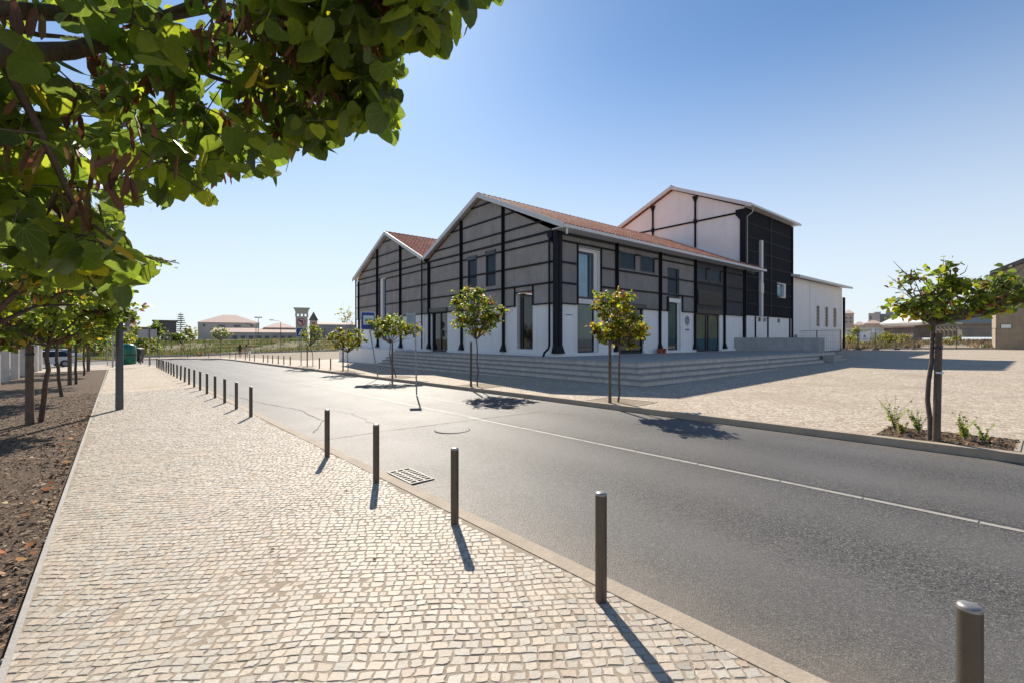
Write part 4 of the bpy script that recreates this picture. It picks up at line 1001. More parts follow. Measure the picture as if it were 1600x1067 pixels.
# ------------------------------------------------------------ trees of the planting strip
PG = 'trees in the mulched planting strip'
def strip_tree(n, t, hgt, rad, nleaf, seed, label, lean=(0,0), size=.10, mix=(.10,.10), wide=1.0, npods=40, st=None, fz=None):
    x, y = nt(n, t); r = np.random.RandomState(seed+50); bl = [((0,0,hgt),(rad*wide,rad*wide,rad*.62),3)]
    for k in range(7):
        a = k/7*6.28+r.rand(); bl.append(((math.cos(a)*rad*.75*wide, math.sin(a)*rad*.75*wide, hgt+r.uniform(-.45,.5)*rad),(rad*.42,rad*.42,rad*.3),1))
    T_ = street_tree('judas_tree', label, x, y, bl, nleaf, size, seed, mix, .055, (lean[0]*2, lean[1]*2, fz or hgt-rad*.62), lean, PG, npods)
    if st: stake(x+st[0], y+st[1], 1.75, .075, st[2], 'tree stakes', (0,0), 1.55)
    return T_
strip_tree(-1.33, 15.3, 2.85, 1.75, 9000, 31, 'bushy tree left of the lamp post, nearest in the mulch strip with a visible trunk', (.08,0), .105, (.12,.12), st=(-.02,-.22,'thick grey stake tied to the nearest fully seen tree in the mulch'))
strip_tree(-1.42, 22.5, 2.9, 1.7, 6500, 32, 'second fully seen tree along the mulch strip, with a dark bare trunk', (-.08,0), .11, (.15,.12))
strip_tree(-1.39, 29.3, 2.9, 1.7, 4500, 33, 'third fully seen tree along the mulch strip', (0,0), .12, (.2,.12), st=(-.1,-.2,'grey stake at the third tree along the mulch strip'))
strip_tree(-1.44, 37.6, 2.9, 1.6, 3200, 34, 'fourth fully seen tree along the mulch strip', (0,0), .13, (.25,.1))
strip_tree(-1.42, 44.0, 2.9, 1.6, 2500, 35, 'farthest tree at the end of the mulch strip', (0,0), .14, (.25,.1), st=(.1,-.2,'stake at the farthest tree of the mulch strip'))
# silhouette of the near crowns against the sky, used to prune them to the photo's outline
OUT = [(812,-40),(797,8),(776,22),(757,6),(742,22),(727,58),(722,78),(706,70),(690,112),(672,92),(655,66),(640,84),(625,140),(622,156),(634,182),(626,222),(606,232),(590,200),(560,214),(540,256),(520,240),(500,248),(472,242),(462,226),(455,262),(440,302),(412,300),(398,268),(376,280),(362,318),(345,333),(315,326),(292,300),(262,322),(240,335),(220,322),(200,326),(190,350),(196,384),(225,398),(262,404),(290,414),(286,426),(262,414),(236,440),(208,440),(196,458),(205,470),(192,492),(166,494),(150,470),(110,446),(70,424),(30,412),(-30,404),(-400,380),(-400,-900),(812,-900)]
def inside(px, py, poly=OUT):
    c = False; j = len(poly)-1
    for i in range(len(poly)):
        xi, yi = poly[i]; xj, yj = poly[j]
        if (yi > py) != (yj > py) and px < (xj-xi)*(py-yi)/(yj-yi)+xi: c = not c
        j = i
    return c
def prune(off, low=False):
    def k(p):
        X, Y, Z = p[0]+off[0], p[1]+off[1], p[2]+off[2]-EYE
        if X*X + Y*Y + Z*Z < .72**2: return False
        if Y < .25: return Z > .35
        px, py = 800+722*X/Y, 529.5-722*Z/Y
        if low and py < 528 and px < 120 + 40*math.sin(py*.07): return True
        return inside(px, py)
    return k

# second tree, mostly out of the frame on the left
xb, yb = nt(-1.4, 8.2); ob = (xb, yb, g(xb, yb))
tb = empty('judas_tree', ob, 0, 'spreading green tree behind the overhanging one, its trunk outside the left edge', 'tree', PG)
r = np.random.RandomState(41); bl = [((0,0,3.1),(2.3,2.3,1.1),3)] + [((math.cos(a)*1.5, math.sin(a)*1.5, 3.1+r.uniform(-.5,.6)),(.9,.9,.6),1) for a in np.arange(0,6.2,.7)]
keepB = prune(ob, True)
ocr, tw = crown(tb, bl, 6800, .095, r, (.14,0), M_LEAF, HEART, HEART_F, True, keepB, (.25,.5), 8, .5)
mb = MB(); limbs(mb, r, (0,0,0), (.1,.1,1.9), [np.array(b[0])*[.8,.8,1] for b in bl], .07, .05)
mb.build('trunk', M_BARK, tb); twigs_(tb, tw[::2], .005, 4, keepB); pods(tb, bl, 130, .10, r, keepB)
# overhanging tree: trunk beside the camera, limbs across the top left
xa, ya = nt(-1.4, 1.3); oa = (xa, ya, g(xa, ya))
ta = empty('judas_tree', oa, 0, 'large-leaved tree overhanging the camera at the top left, with hanging brown pods', 'tree', PG)
r = np.random.RandomState(43)
def W(px, py, Y): return rel(px, py, Y, oa)
bl = [(W(230,120,1.7),(.75,.6,.42),2.2),(W(470,60,1.8),(.55,.6,.34),2.2),(W(620,10,1.7),(.42,.45,.3),2.2),(W(60,300,1.5),(.5,.5,.4),1.6),(W(130,380,1.6),(.35,.4,.2),1.0),(W(330,230,2.1),(.6,.5,.3),1.6),(W(560,150,1.9),(.35,.4,.28),1.2),(W(-300,100,1.4),(.8,.8,.7),1.0),(W(700,-60,1.6),(.4,.4,.3),1.4),(W(150,-200,1.6),(.9,.8,.5),1.0),(W(240,410,1.9),(.16,.25,.06),.25),
      ((-.6,-.9,3.4),(1.3,1.0,.7),1.0),((.8,-.7,3.6),(.9,.8,.6),.7),((0,0,4.0),(1.4,1.3,.6),1.0)]
keepA = prune(oa)
ocr, tw = crown(ta, bl, 3100, .078, r, (.10,0), M_LEAF, HEART, HEART_F, True, keepA, (.18,.42), 6, .75)
mb = MB()
mb.tube([(0,0,-.1),(.03,.02,.8),(.0,.05,1.5),(.05,.1,2.0)], [.085,.075,.07,.06], 12)
mb.tube([(.05,.1,1.95), W(-500,200,.75), W(0,85,1.3), W(110,80,1.5), W(218,57,1.7), W(300,60,2.0), W(430,95,2.3)], [.05,.036,.028,.026,.021,.012,.006], 10)
mb.tube([(.05,.1,1.95), W(-700,60,.8), W(0,16,1.45), W(110,22,1.7), W(240,30,1.9), W(360,10,2.1), W(520,30,2.2)], [.05,.036,.027,.025,.020,.012,.006], 10)
mb.tube([W(218,57,1.7), W(330,120,1.8), W(420,150,1.9)], [.012,.009,.004], 6); mb.tube([W(240,30,1.9), W(400,-30,1.7), W(600,-20,1.7), W(700,20,1.7)], [.016,.012,.008,.003], 6)
mb.tube([W(0,85,1.3), W(60,200,1.4), W(120,330,1.5), W(200,395,1.8), W(280,412,2.0)], [.014,.011,.008,.004,.002], 6); mb.tube([W(20,45,1.5), W(60,55,1.6), W(150,62,1.9)], [.010,.009,.005], 6)
mb.tube([(.05,.1,1.95),(-.5,-.6,2.9),(-.7,-1.0,3.5)], [.045,.03,.01], 8); mb.tube([(.05,.1,1.95),(.4,-.5,2.9),(.8,-.8,3.6)], [.04,.03,.01], 8); mb.tube([(.05,.1,1.95),(.05,.1,3.0),(0,0,4.2)], [.045,.03,.01], 8)
mb.build('trunk', M_BARK, ta); twigs_(ta, tw, .0032, 5, keepA)
pods(ta, bl[:7] , 170, .085, r, lambda p: keepA(p) and np.linalg.norm(np.array(p)+np.array(oa)-[0,0,EYE]) > 1.35)

# ------------------------------------------------------------ street furniture
def at_ground(px, Y): X = (px-800)/722*Y; return X, Y, g(X, Y)
# lamp post
lx, ly = -10.5, 12.36
lp = empty('street_lamp', (lx, ly, g(lx, ly)), 0, 'tall grey square-shouldered lamp post on the near pavement', 'street lamp')
m = MB(); m.lathe([(.088,-.1),(.088,.3),(.085,.32),(.075,7.6),(.06,7.65)], 20); m.build('pole', M_POLE, lp)
m = MB(); m.box(-.06,1.5,-.05,.05,7.55,7.64); m.box(1.0,1.7,-.16,.16,7.64,7.74); m.build('lamp_head', M_POLE, lp)
def thin_pole(name, px, Y, h, rad, label, cat, mat=M_GALV, group=None, lean=(0,0)):
    x, y, z = at_ground(px, Y); o = empty(name, (x, y, z), 0, label, cat, group)
    mb = MB(); mb.tube([(0,0,-.1),(lean[0],lean[1],h)], rad, 10); mb.build('post', mat, o); return o
# bus stop sign
M_BLUE = plain('sign_blue', (.012,.07,.30), .4, .05); M_RED = plain('sign_red', (.45,.03,.03), .45, .05); M_BLACK = plain('sign_black', (.012,.012,.012), .5, .05)
M_GREEN = plain('bin_green', (.006,.13,.075), .35, .1); M_DKB = plain('bin_dark', (.012,.016,.014), .45, .15); M_BACK = plain('sign_back', (.42,.42,.41), .5, .08)
bs = thin_pole('bus_stop_sign', 591, 22.4, 2.35, .03, 'blue and white bus stop sign on a leaning post', 'bus stop sign', lean=(-.42,-.1))
def face_cam(o): o.rotation_euler = (0, 0, math.atan2(o.location.y, o.location.x) - R(90))
def rrect(mb, x0, x1, z0, z1, r_, y0, y1):
    pts = []
    for cx, cz, a0 in ((x1-r_,z1-r_,0),(x0+r_,z1-r_,90),(x0+r_,z0+r_,180),(x1-r_,z0+r_,270)):
        for k in range(5): a = R(a0 + k*22.5); pts.append((cx+r_*math.cos(a), cz+r_*math.sin(a)))
    mb.prism(pts, 'y', y0, y1)
m = MB(); rrect(m, -.80,-.14,2.22,3.08,.06,-.14,-.10); m.build('panel_edge', M_SIGNW, bs)
m = MB(); rrect(m, -.77,-.17,2.25,3.05,.05,-.145,-.141); m.build('panel', M_BLUE, bs)
m = MB(); m.box(-.68,-.21,-.150,-.146,2.46,2.90); m.build('white_field', M_SIGNW, bs)
m = MB(); m.box(-.60,-.28,-.154,-.151,2.62,2.71); m.box(-.60,-.28,-.154,-.151,2.725,2.75); m.box(-.57,-.52,-.154,-.151,2.58,2.62); m.box(-.36,-.31,-.154,-.151,2.58,2.62); m.build('bus_symbol', plain('bus_green', (.10,.25,.14), .5), bs)
# info post at the kerb
ip = thin_pole('timetable_post', 651, 15.3, 2.62, .024, 'thin grey post with a small pale timetable panel at the top', 'sign post', lean=(-.06,0))
m = MB(); m.box(-.34,-.08,-.012,.012,2.22,2.58); m.build('panel', plain('panel_glass', (.42,.50,.50), .2), ip)
m = MB(); r_ = random.Random(5)
for k in range(7): m.box(-.31,-.31+r_.uniform(.1,.2),-.016,-.013,2.50-.035*k,2.512-.035*k)
m.build('lettering', M_TEAL, ip)
# prohibition + crossing signs
ps = thin_pole('traffic_sign', 470.5, 34.2, 3.2, .035, 'post with a round no left turn sign above a square blue crossing sign', 'road sign')
def disc(mb, cx, cz, r0, r1, y0, y1, seg=28):
    A = [(cx+r1*math.cos(2*math.pi*k/seg), cz+r1*math.sin(2*math.pi*k/seg)) for k in range(seg)]
    if r0 <= 0: mb.prism(A, 'y', y0, y1); return
    Bq = [(cx+r0*math.cos(2*math.pi*k/seg), cz+r0*math.sin(2*math.pi*k/seg)) for k in range(seg)]
    for k in range(seg): k2 = (k+1) % seg; mb.prism([A[k],A[k2],Bq[k2],Bq[k]], 'y', y0, y1)
cz = 3.18
m = MB(); disc(m, 0, cz, 0, .295, -.05, -.03); m.build('disc', plain('sign_pale', (.62,.55,.53), .5), ps)
m = MB(); disc(m, 0, cz, .235, .30, -.058, -.051); m.prism([(-.19,cz+.14),(-.14,cz+.19),(.19,cz-.14),(.14,cz-.19)], 'y', -.064, -.059); m.build('red_ring', M_RED, ps)
m = MB(); m.box(.06,.13,-.0575,-.0512,cz-.17,cz+.05); m.box(-.05,.13,-.0575,-.0512,cz+.05,cz+.12) ; m.prism([(-.05,cz-.0),(-.17,cz+.085),(-.05,cz+.17)], 'y', -.0575, -.0512); m.build('arrow', M_BLACK, ps)
m = MB(); rrect(m, -.30,.30,2.13,2.73,.04,-.05,-.03); m.build('crossing_panel', M_BLUE, ps)
m = MB(); m.prism([(-.21,2.22),(.21,2.22),(0,2.64)], 'y', -.056, -.051); m.build('triangle', M_SIGNW, ps)
m = MB(); m.box(-.02,.03,-.062,-.057,2.36,2.48); disc(m, .01, 2.515, 0, .028, -.062, -.057, 10); m.prism([(-.0,2.37),(.03,2.37),(.09,2.24),(.06,2.24)], 'y', -.062,-.057); m.prism([(-.02,2.37),(.01,2.37),(-.05,2.24),(-.08,2.24)], 'y', -.062,-.057); m.build('walker', M_BLACK, ps)
for o in (bs, ps): face_cam(o)
# sign seen from the back at the junction
wsn = thin_pole('sign_back_panel', 233, 37.5, 3.1, .035, 'two grey sign plates seen from behind on one post, right of the dark bin', 'road sign')
m = MB(); m.box(-.72,-.03,-.02,.0,2.28,2.98); m.build('plate', M_BACK, wsn); m = MB(); m.box(.05,.50,-.02,0,2.28,2.98); m.build('plate', M_BACK, wsn)
m = MB(); m.box(-.03,.05,-.05,-.021,2.2,3.02); m.build('clamp', M_POLE, wsn); face_cam(wsn)
thin_pole('thin_mast', 176, 37, 3.9, .06, 'slim grey pole standing just left of the tall lamp post', 'pole')
thin_pole('thin_mast', 168, 40, 2.6, .03, 'thin short post left of the slim grey pole', 'pole')
# bins
X, Y, Z = at_ground(199.5, 42.5); gb = empty('recycling_bin', (X, Y, Z), 0, 'large rounded green glass recycling container', 'recycling bin'); gb.scale = (.78, .78, .95)
m = MB(); m.lathe([(.74,0),(.80,.1),(.86,.9),(.82,1.5),(.70,1.80),(.45,1.95),(.15,2.0)], 24); m.build('body', M_GREEN, gb)
m = MB(); m.lathe([(.868,.86),(.874,.92),(.866,.98)], 24); m.build('rim', M_DKB, gb)
m = MB(); m.box(-.42,.05,-.90,-.865,1.25,1.62); m.build('label_plate', M_SIGNW, gb)
X, Y, Z = at_ground(212.5, 45.5); wb = empty('wheeled_bin', (X, Y, Z), .3, 'dark wheeled rubbish bin right of the green container', 'bin')
m = MB(); m.add([(-.42,-.38,.15),(.42,-.38,.15),(.42,.38,.15),(-.42,.38,.15),(-.62,-.5,1.25),(.62,-.5,1.25),(.62,.5,1.25),(-.62,.5,1.25)], [(0,3,2,1),(0,1,5,4),(1,2,6,5),(2,3,7,6),(3,0,4,7)]); m.build('body', M_DKB, wb)
m = MB(); m.prism([(-.55,1.27),(.55,1.27),(.5,1.4),(.25,1.48),(-.25,1.48),(-.5,1.4)], 'y', -.5, .5); m.build('lid', M_DKB, wb)
for x, y in ((-.4,-.35),(.4,-.35),(-.4,.35),(.4,.35)): m = MB(); m.tube([(x-.05,y,.09),(x+.05,y,.09)], .09, 12); m.build('wheel', M_BLACK, wb)
# concrete pillars along the strip's far side
for i, t in enumerate((32.0, 34.7, 37.6, 40.9, 43.6, 46.0, 48.3)):
    x, y = nt(-4.55, t); mb = MB(); mb.box(-.10,.10,-.45,.45,-.2,2.95)
    o = mb.build('concrete_pillar', M_PIL, loc=(x, y, g(x, y)), bevel=.03); o.rotation_euler = (0,0,R(-56))
    tag(o, '%s flat grey concrete pillar from the left in the row behind the mulch strip' % ['first','second','third','fourth','fifth','sixth','seventh'][i], 'pillar', 'concrete pillars behind the mulch strip')

# ------------------------------------------------------------ cars
def car(name, x, y, rz, paint, label, scale=1.0, hatch=False):
    z = g(x, y)-.10; c = empty(name, (x, y, z), rz, label, 'car', 'parked cars beyond the junction'); c.scale = (scale,)*3
    low = [(-2.1,.32),(-2.15,.62),(-2.05,.88),(-1.2,.95),(1.6 if hatch else 1.1,.97),(2.08,.93),(2.15,.6),(2.08,.32)]
    mb = MB(); n = len(low)
    for s_, w_ in ((-1,.86),(1,.86)): pass
    secs = [(-.80,.90),(-.87,1.0),(.87,1.0),(.80,.90)]
    vs = []
    for yy, sc in ((-.78,.97),(-.88,1.0),(.88,1.0),(.78,.97)):
        for px_, pz in low: vs.append((px_*sc, yy, pz if abs(yy) > .8 else pz*1.0+.0))
    fs = [tuple(range(n))[::-1], tuple(range(3*n,4*n))] + [(k*n+i, k*n+(i+1)%n, (k+1)*n+(i+1)%n, (k+1)*n+i) for k in range(3) for i in range(n)]
    mb.add(vs, fs); mb.build('body', paint, c, bevel=.05)
    top = [(-1.15,.94),(-.45,1.42),(.85 if not hatch else 1.3,1.44),(1.65 if not hatch else 1.95,.95)]
    mb = MB(); vs = [(a, -.80, b) for a, b in top] + [(a, .80, b) for a, b in top]
    for i in (1,2,5,6): vs[i] = (vs[i][0], vs[i][1]*.78, vs[i][2])
    mb.add(vs, [(0,1,2,3)[::-1],(4,5,6,7),(0,4,5,1)[::-1],(2,6,7,3)[::-1]]); mb.build('windows', M_GL_DARK, c)
    mb = MB(); a, b = top[1], top[2]; mb.add([(a[0]-.05,-.63,a[1]),(b[0]+.05,-.63,b[1]),(b[0]+.05,.63,b[1]),(a[0]-.05,.63,a[1]),(a[0]+.05,-.6,a[1]+.05),(b[0]-.1,-.6,b[1]+.05),(b[0]-.1,.6,b[1]+.05),(a[0]+.05,.6,a[1]+.05)], [(0,3,2,1),(4,5,6,7),(0,1,5,4),(1,2,6,5),(2,3,7,6),(3,0,4,7)]); mb.build('roof', paint, c)
    for wx in (-1.35,1.35):
        for wy in (-.80,.80):
            mb = MB(); mb.tube([(wx,wy-.1,.32),(wx,wy+.1,.32)], .32, 20); wv = mb.build('wheel', M_BLACK, c)
            mb = MB(); s_ = 1 if wy > 0 else -1; mb.tube([(wx,wy+s_*.101,.32),(wx,wy+s_*.115,.32)], .19, 14); mb.build('rim', M_GALV, wv)
    for wy in (-.62,.62): mb = MB(); mb.box(-2.16,-2.06,wy-.18,wy+.18,.64,.78); mb.build('headlight', M_SIGNW, c)
    for wy in (-.62,.62): mb = MB(); mb.box(2.08,2.16,wy-.16,wy+.16,.68,.84); mb.build('tail_light', M_RED, c)
M_SILV = plain('car_silver', (.45,.47,.49), .25, .03, metal=.5); M_WCAR = plain('car_white', (.72,.72,.72), .25, .03); M_DCAR = plain('car_dark', (.05,.055,.065), .25, .03)
car('parked_car', -41.8, 41.0, R(60), M_WCAR, 'white car half hidden behind the first tree trunk', 1.0, True)
car('parked_car', -62.0, 64.0, R(172), M_SILV, 'silver saloon car seen between the tree trunks beyond the grass verge')
car('parked_car', -66.0, 66.5, R(172), M_DCAR, 'dark car left of the silver saloon, beyond the grass verge', 1.0, True)

# ------------------------------------------------------------ field and its fence
FP = [(-84,66),(-66,66.5),(-51,66.5),(-45.5,68.5),(-43.5,80),(-30,87),(-12,91),(20,96)]
def hfield(x, y):
    d = max(0, min((y - (66 if x < -45 else 80 + (x+44)*.3)), 34)); e = d/34
    return g(x, y) - .02 + 2.05*(e*e*(3-2*e)) + .25*noise.noise((x*.08, y*.08, 0))*min(1, d/6)
poly_sheet('field', [(-230,66.7),(-84,66.2),(-66,66.7),(-51,66.7),(-45.7,68.7),(-43.8,80.3),(-30,87.3),(-12,91.3),(20,96.3),(40,110),(60,220),(-260,220)], M_FIELD, dz=0, step=6, hfun=hfield)
fe = empty('wire_fence', (FP[0][0], FP[0][1], 0), 0, 'long wire fence on tall thin posts in front of the weedy field', 'fence')
ox, oy = FP[0]
m = MB(); n_post = 0
for (xa_, ya_), (xb_, yb_) in zip(FP, FP[1:]):
    L = math.hypot(xb_-xa_, yb_-ya_); k = max(1, round(L/3.0))
    for i in range(k):
        x = xa_ + (xb_-xa_)*i/k; y = ya_ + (yb_-ya_)*i/k; z = g(x, y)
        mb = MB(); mb.tube([(x-ox,y-oy,z-.1),(x-ox,y-oy,z+2.35),(x-ox,y-oy+.28,z+2.62)], .038, 6); mb.build('post', M_POLE, fe)
        x2 = xa_ + (xb_-xa_)*(i+1)/k; y2 = ya_ + (yb_-ya_)*(i+1)/k; z2 = g(x2, y2)
        for h in (.35,.85,1.35,1.85,2.3): m.tube([(x-ox,y-oy,z+h),(x2-ox,y2-oy,z2+h)], .008, 3, cap=False)
tag(m.build('wires', M_POLE, fe), kind='stuff')
m = MB()
for (xa_, ya_), (xb_, yb_) in zip(FP, FP[1:]):
    d = Vector((xb_-xa_, yb_-ya_)).normalized(); s_ = Vector((-d.y, d.x))*.12
    za, zb = g(xa_,ya_), g(xb_,yb_)
    m.add([(xa_-ox-s_.x,ya_-oy-s_.y,za-.2),(xb_-ox-s_.x,yb_-oy-s_.y,zb-.2),(xb_-ox+s_.x,yb_-oy+s_.y,zb-.2),(xa_-ox+s_.x,ya_-oy+s_.y,za-.2),(xa_-ox-s_.x,ya_-oy-s_.y,za+.22),(xb_-ox-s_.x,yb_-oy-s_.y,zb+.22),(xb_-ox+s_.x,yb_-oy+s_.y,zb+.22),(xa_-ox+s_.x,ya_-oy+s_.y,za+.22)], [(0,1,5,4),(1,2,6,5),(2,3,7,6),(3,0,4,7),(4,5,6,7)])
m.build('base_wall', M_CONC, fe)
# weeds and grass
def grass(name, n, fn, size, cols, seed, label, wid=1.0, hf=g, mat=None):
    mat = mat or M_GRASS
    r = np.random.RandomState(seed); pos=[];tip=[];nrm=[];sz=[];col=[]
    while len(pos) < n:
        q = fn(r)
        if q is None: continue
        x, y = q; k = cols[r.randint(len(cols))]; s_ = size*r.uniform(.5,1.3)
        for j in range(5):
            pos.append((x+r.normal()*.16*size*2, y+r.normal()*.16*size*2, hf(x,y)-.03)); tip.append(np.array([r.normal()*.28,r.normal()*.28,1.])); nrm.append(unit(r)*[1,1,.1]); sz.append(s_*r.uniform(.7,1.2)); col.append(np.array(k)*r.uniform(.7,1.3))
    o = cards(name, pos, tip, nrm, sz, col, mat, BLADE*np.array([wid,1,1]), BLADE_F); tag(o, label, 'grass', kind='stuff'); return o
GC = [(.07,.10,.025),(.09,.12,.03),(.055,.08,.02),(.13,.12,.055),(.21,.165,.09)]
def ff(r):
    y = 66 + 48*r.rand()**1.4; x = r.uniform(-1.35*y, 5)
    lim = 67.2 if x < -45.5 else (80.5 + (x+44)*.33 if x > -43.5 else 68.8 + (x+45.5)*6)
    if y < lim + .3: return None
    if noise.noise((x*.09, y*.09, 2)) + .25*r.normal() < -.25: return None
    return x, y
grass('field_grass', 52000, ff, .62, GC, 5, 'tall green and straw weeds covering the field behind the wire fence', 1.7, hfield)
def fv(r):
    t = r.uniform(64, 66); x = r.uniform(-75, -50); y = r.uniform(57.5, 61.5) 
    return x, y
grass('verge_grass', 12000, fv, .35, [(.12,.13,.04),(.17,.16,.06),(.09,.11,.03)], 6, 'yellow green grass verge below the parked cars', 1.6)

# ------------------------------------------------------------ background buildings (left)
M_BG_W = plain('far_render', (.50,.46,.42), .85, .08, .2); M_BG_P = plain('far_render_pink', (.50,.40,.34), .85, .08, .2); M_BG_G = plain('far_wall_grey', (.36,.36,.38), .85, .12, .3)
M_BG_WIN = plain('far_window', (.10,.12,.15), .3, .1); M_DARKW = plain('dark_stucco', (.13,.12,.11), .9, .3, .5)
def block(name, pxl, pxr, Y, ptop, depth, wall, label, cat='building', roof=None, roof_h=0, zb=-3.0, wins=None, over=.3, hip=True, rm=None, wsill=True):
    xl, _, zt = P(pxl, ptop, Y); xr = P(pxr, ptop, Y)[0]; a_ = (pxl+pxr-1600)/1444.; sc_ = 1/math.sqrt(1+a_*a_); W_ = (xr - xl)*sc_
    o = empty(name, (xl, Y, 0), -math.atan(a_), label, cat); mb = MB(); mb.box(0, W_, 0, depth, zb, zt); mb.build('wall', wall, o)
    if roof_h:
        zt2 = zt + roof_h; ins = min(roof_h*2.2, W_*.4) if hip else 0; a = over; mb = MB()
        mb.add([(-a,-a,zt),(W_+a,-a,zt),(W_+a,depth+a,zt),(-a,depth+a,zt),(ins,depth/2,zt2),(W_-ins,depth/2,zt2)], [(0,3,2,1),(0,1,5,4),(1,2,5),(2,3,4,5),(3,0,4)]); mb.build('roof', rm or M_FARTILE, o)
    else:
        mb = MB(); mb.box(-.15, W_+.15, -.15, depth, zt, zt+.3); mb.build('roof', rm or wall, o)
    if wins:
        for (pa, pb, ya, yb) in wins:
            a, b = (P(pa, 0, Y)[0]-xl)*sc_, (P(pb, 0, Y)[0]-xl)*sc_; zb_, zt_ = P(0, yb, Y)[2], P(0, ya, Y)[2]
            mb = MB(); mb.box(a, b, -.06, .05, zb_, zt_); f = mb.build('window', M_BG_W, o)
            mb = MB(); mb.box(a+.12, b-.12, -.09, -.061, zb_+.12, zt_-.12); mb.build('pane', M_BG_WIN, f)
    return o
block('long_hall', 330, 478, 150, 519, 22, M_BG_W, 'long low white hall with a pinkish parapet beyond the weedy field', roof_h=1.6, hip=False, wins=[(336,345,524,529),(347,356,524,529)] + [(362+i*13,370+i*13,524,530) for i in range(8)])
block('hipped_roof_house', 309, 408, 175, 503.5, 30, M_BG_W, 'large pale house with a hipped red tiled roof beyond the long white hall', roof_h=3.6, wins=[(316,321,506,511),(340,352,507,511),(365,378,507,511),(392,398,506,510)])
block('low_tiled_house', 412, 462, 165, 512, 20, M_BG_P, 'low pinkish house with a red tiled roof left of the water tower', roof_h=2.0)
block('grey_barn', 484, 556, 150, 507, 20, M_BG_G, 'tall plain grey building behind the trees at the left end of the gabled hall', roof_h=.9, hip=False, zb=-4, wins=[(505,508,512,528)])
# turret
x, y, z = P(493, 507, 149); tu = empty('turret', (x, y-1.5, 0), R(23), 'small stone turret with a pointed roof right of the water tower', 'tower')
m = MB(); m.box(-1.1,1.1,-1.1,1.1,-3,z+1.2); m.build('wall', M_BG_P, tu)
m = MB(); m.add([(-1.4,-1.4,z+1.2),(1.4,-1.4,z+1.2),(1.4,1.4,z+1.2),(-1.4,1.4,z+1.2),(0,0,z+4.0)], [(0,3,2,1),(0,1,4),(1,2,4),(2,3,4),(3,0,4)]); m.build('roof', M_DARKW, tu)
m = MB(); m.box(-.45,.45,-1.14,-1.105,z-1.0,z+.5); m.build('opening', M_BG_WIN, tu)
# water tower
x, y, z = P(471.5, 484, 140); wt = empty('water_tower', (x, y, 0), R(24), 'pale concrete water tower with an open storey under a flared tank', 'water tower')
s_ = 140/722.
m = MB(); 
zt_, zm, zl = P(0,483,140)[2], P(0,490.5,140)[2], P(0,495,140)[2]
a, b = 10.4*s_, 8.6*s_; m.add([(-b,-b,zm),(b,-b,zm),(b,b,zm),(-b,b,zm),(-a,-a,zt_),(a,-a,zt_),(a,a,zt_),(-a,a,zt_)], [(0,3,2,1),(4,5,6,7),(0,1,5,4),(1,2,6,5),(2,3,7,6),(3,0,4,7)]); m.box(-a-.2,a+.2,-a-.2,a+.2,zt_,zt_+.25); m.build('tank', M_BG_W, wt)
for sx_ in (-1,-.34,.34,1):
    for sy_ in (-1,1): mb = MB(); mb.box(sx_*b*.93-.25,sx_*b*.93+.25,sy_*b*.93-.25,sy_*b*.93+.25,zl,zm); mb.build('pier', M_BG_W, wt)
m = MB(); c = 7.6*s_; m.add([(-c,-c,-3),(c,-c,-3),(c,c,-3),(-c,c,-3),(-b,-b,zl),(b,-b,zl),(b,b,zl),(-b,b,zl)], [(4,5,6,7),(0,1,5,4),(1,2,6,5),(2,3,7,6),(3,0,4,7)]); m.build('shaft', M_BG_W, wt)
# ruined block with ivy
x0_, Yb = P(251, 520, 100)[0], 100.; W_ = (P(277.5, 520, 100)[0] - x0_)/1.245
rb = empty('derelict_block', (x0_, Yb, 0), R(36.5), 'derelict two-tone concrete block, dark above and pinkish below, by the field', 'building')
zc, zt_ = P(0,519,Yb)[2], P(0,502,Yb)[2]; z_b = P(0,542,Yb)[2]
m = MB(); m.box(0,W_,0,6,z_b-3,zc); m.build('lower_wall', M_BG_P, rb)
m = MB(); m.prism([(-.9,zc+.01),(W_-.2,zc+.01),(W_-.2,zt_),(-1.3,zt_),(-1.3,zc+.01)], 'y', -.15, 6.2); m.build('upper_wall', M_DARKW, rb)
m = MB(); m.box(-1.5,W_+.1,-.4,6.4,zt_,zt_+.22); m.build('roof', M_DARKW, rb)
m = MB(); m.box(.7,2.6,-.04,-.003,zc-.9,zc-.45); m.build('slot_window', M_BG_WIN, rb)
# pink houses far left
block('pink_house', 160, 214, 120, 509, 14, M_BG_P, 'pinkish house with a tiled roof beyond the green container', roof_h=3.0, wins=[(195,198,512,519),(201,204,512,519),(170,173,512,519)])
for i, (a, b, t_, lab) in enumerate(((199,202.5,494,'left one of two round chimneys on the pinkish house'),(203.5,206,497,'right one of two round chimneys on the pinkish house'))):
    x, y, z = P((a+b)/2, t_, 122); mb = MB(); mb.lathe([(.35,z-3.5),(.35,z-.5),(.5,z-.4),(.5,z-.1),(.2,z)], 10); o = mb.build('chimney', M_BG_P, loc=(0,0,0)); o.location = (x-P(160,509,120)[0], 2+0.0, 0); o.parent = bpy.data.objects['pink_house']
block('red_shed', 205, 236, 112, 513, 8, plain('rust_wall', (.24,.12,.09), .9, .3, .5), 'low rust red shed between the pinkish house and the derelict block', roof_h=0)
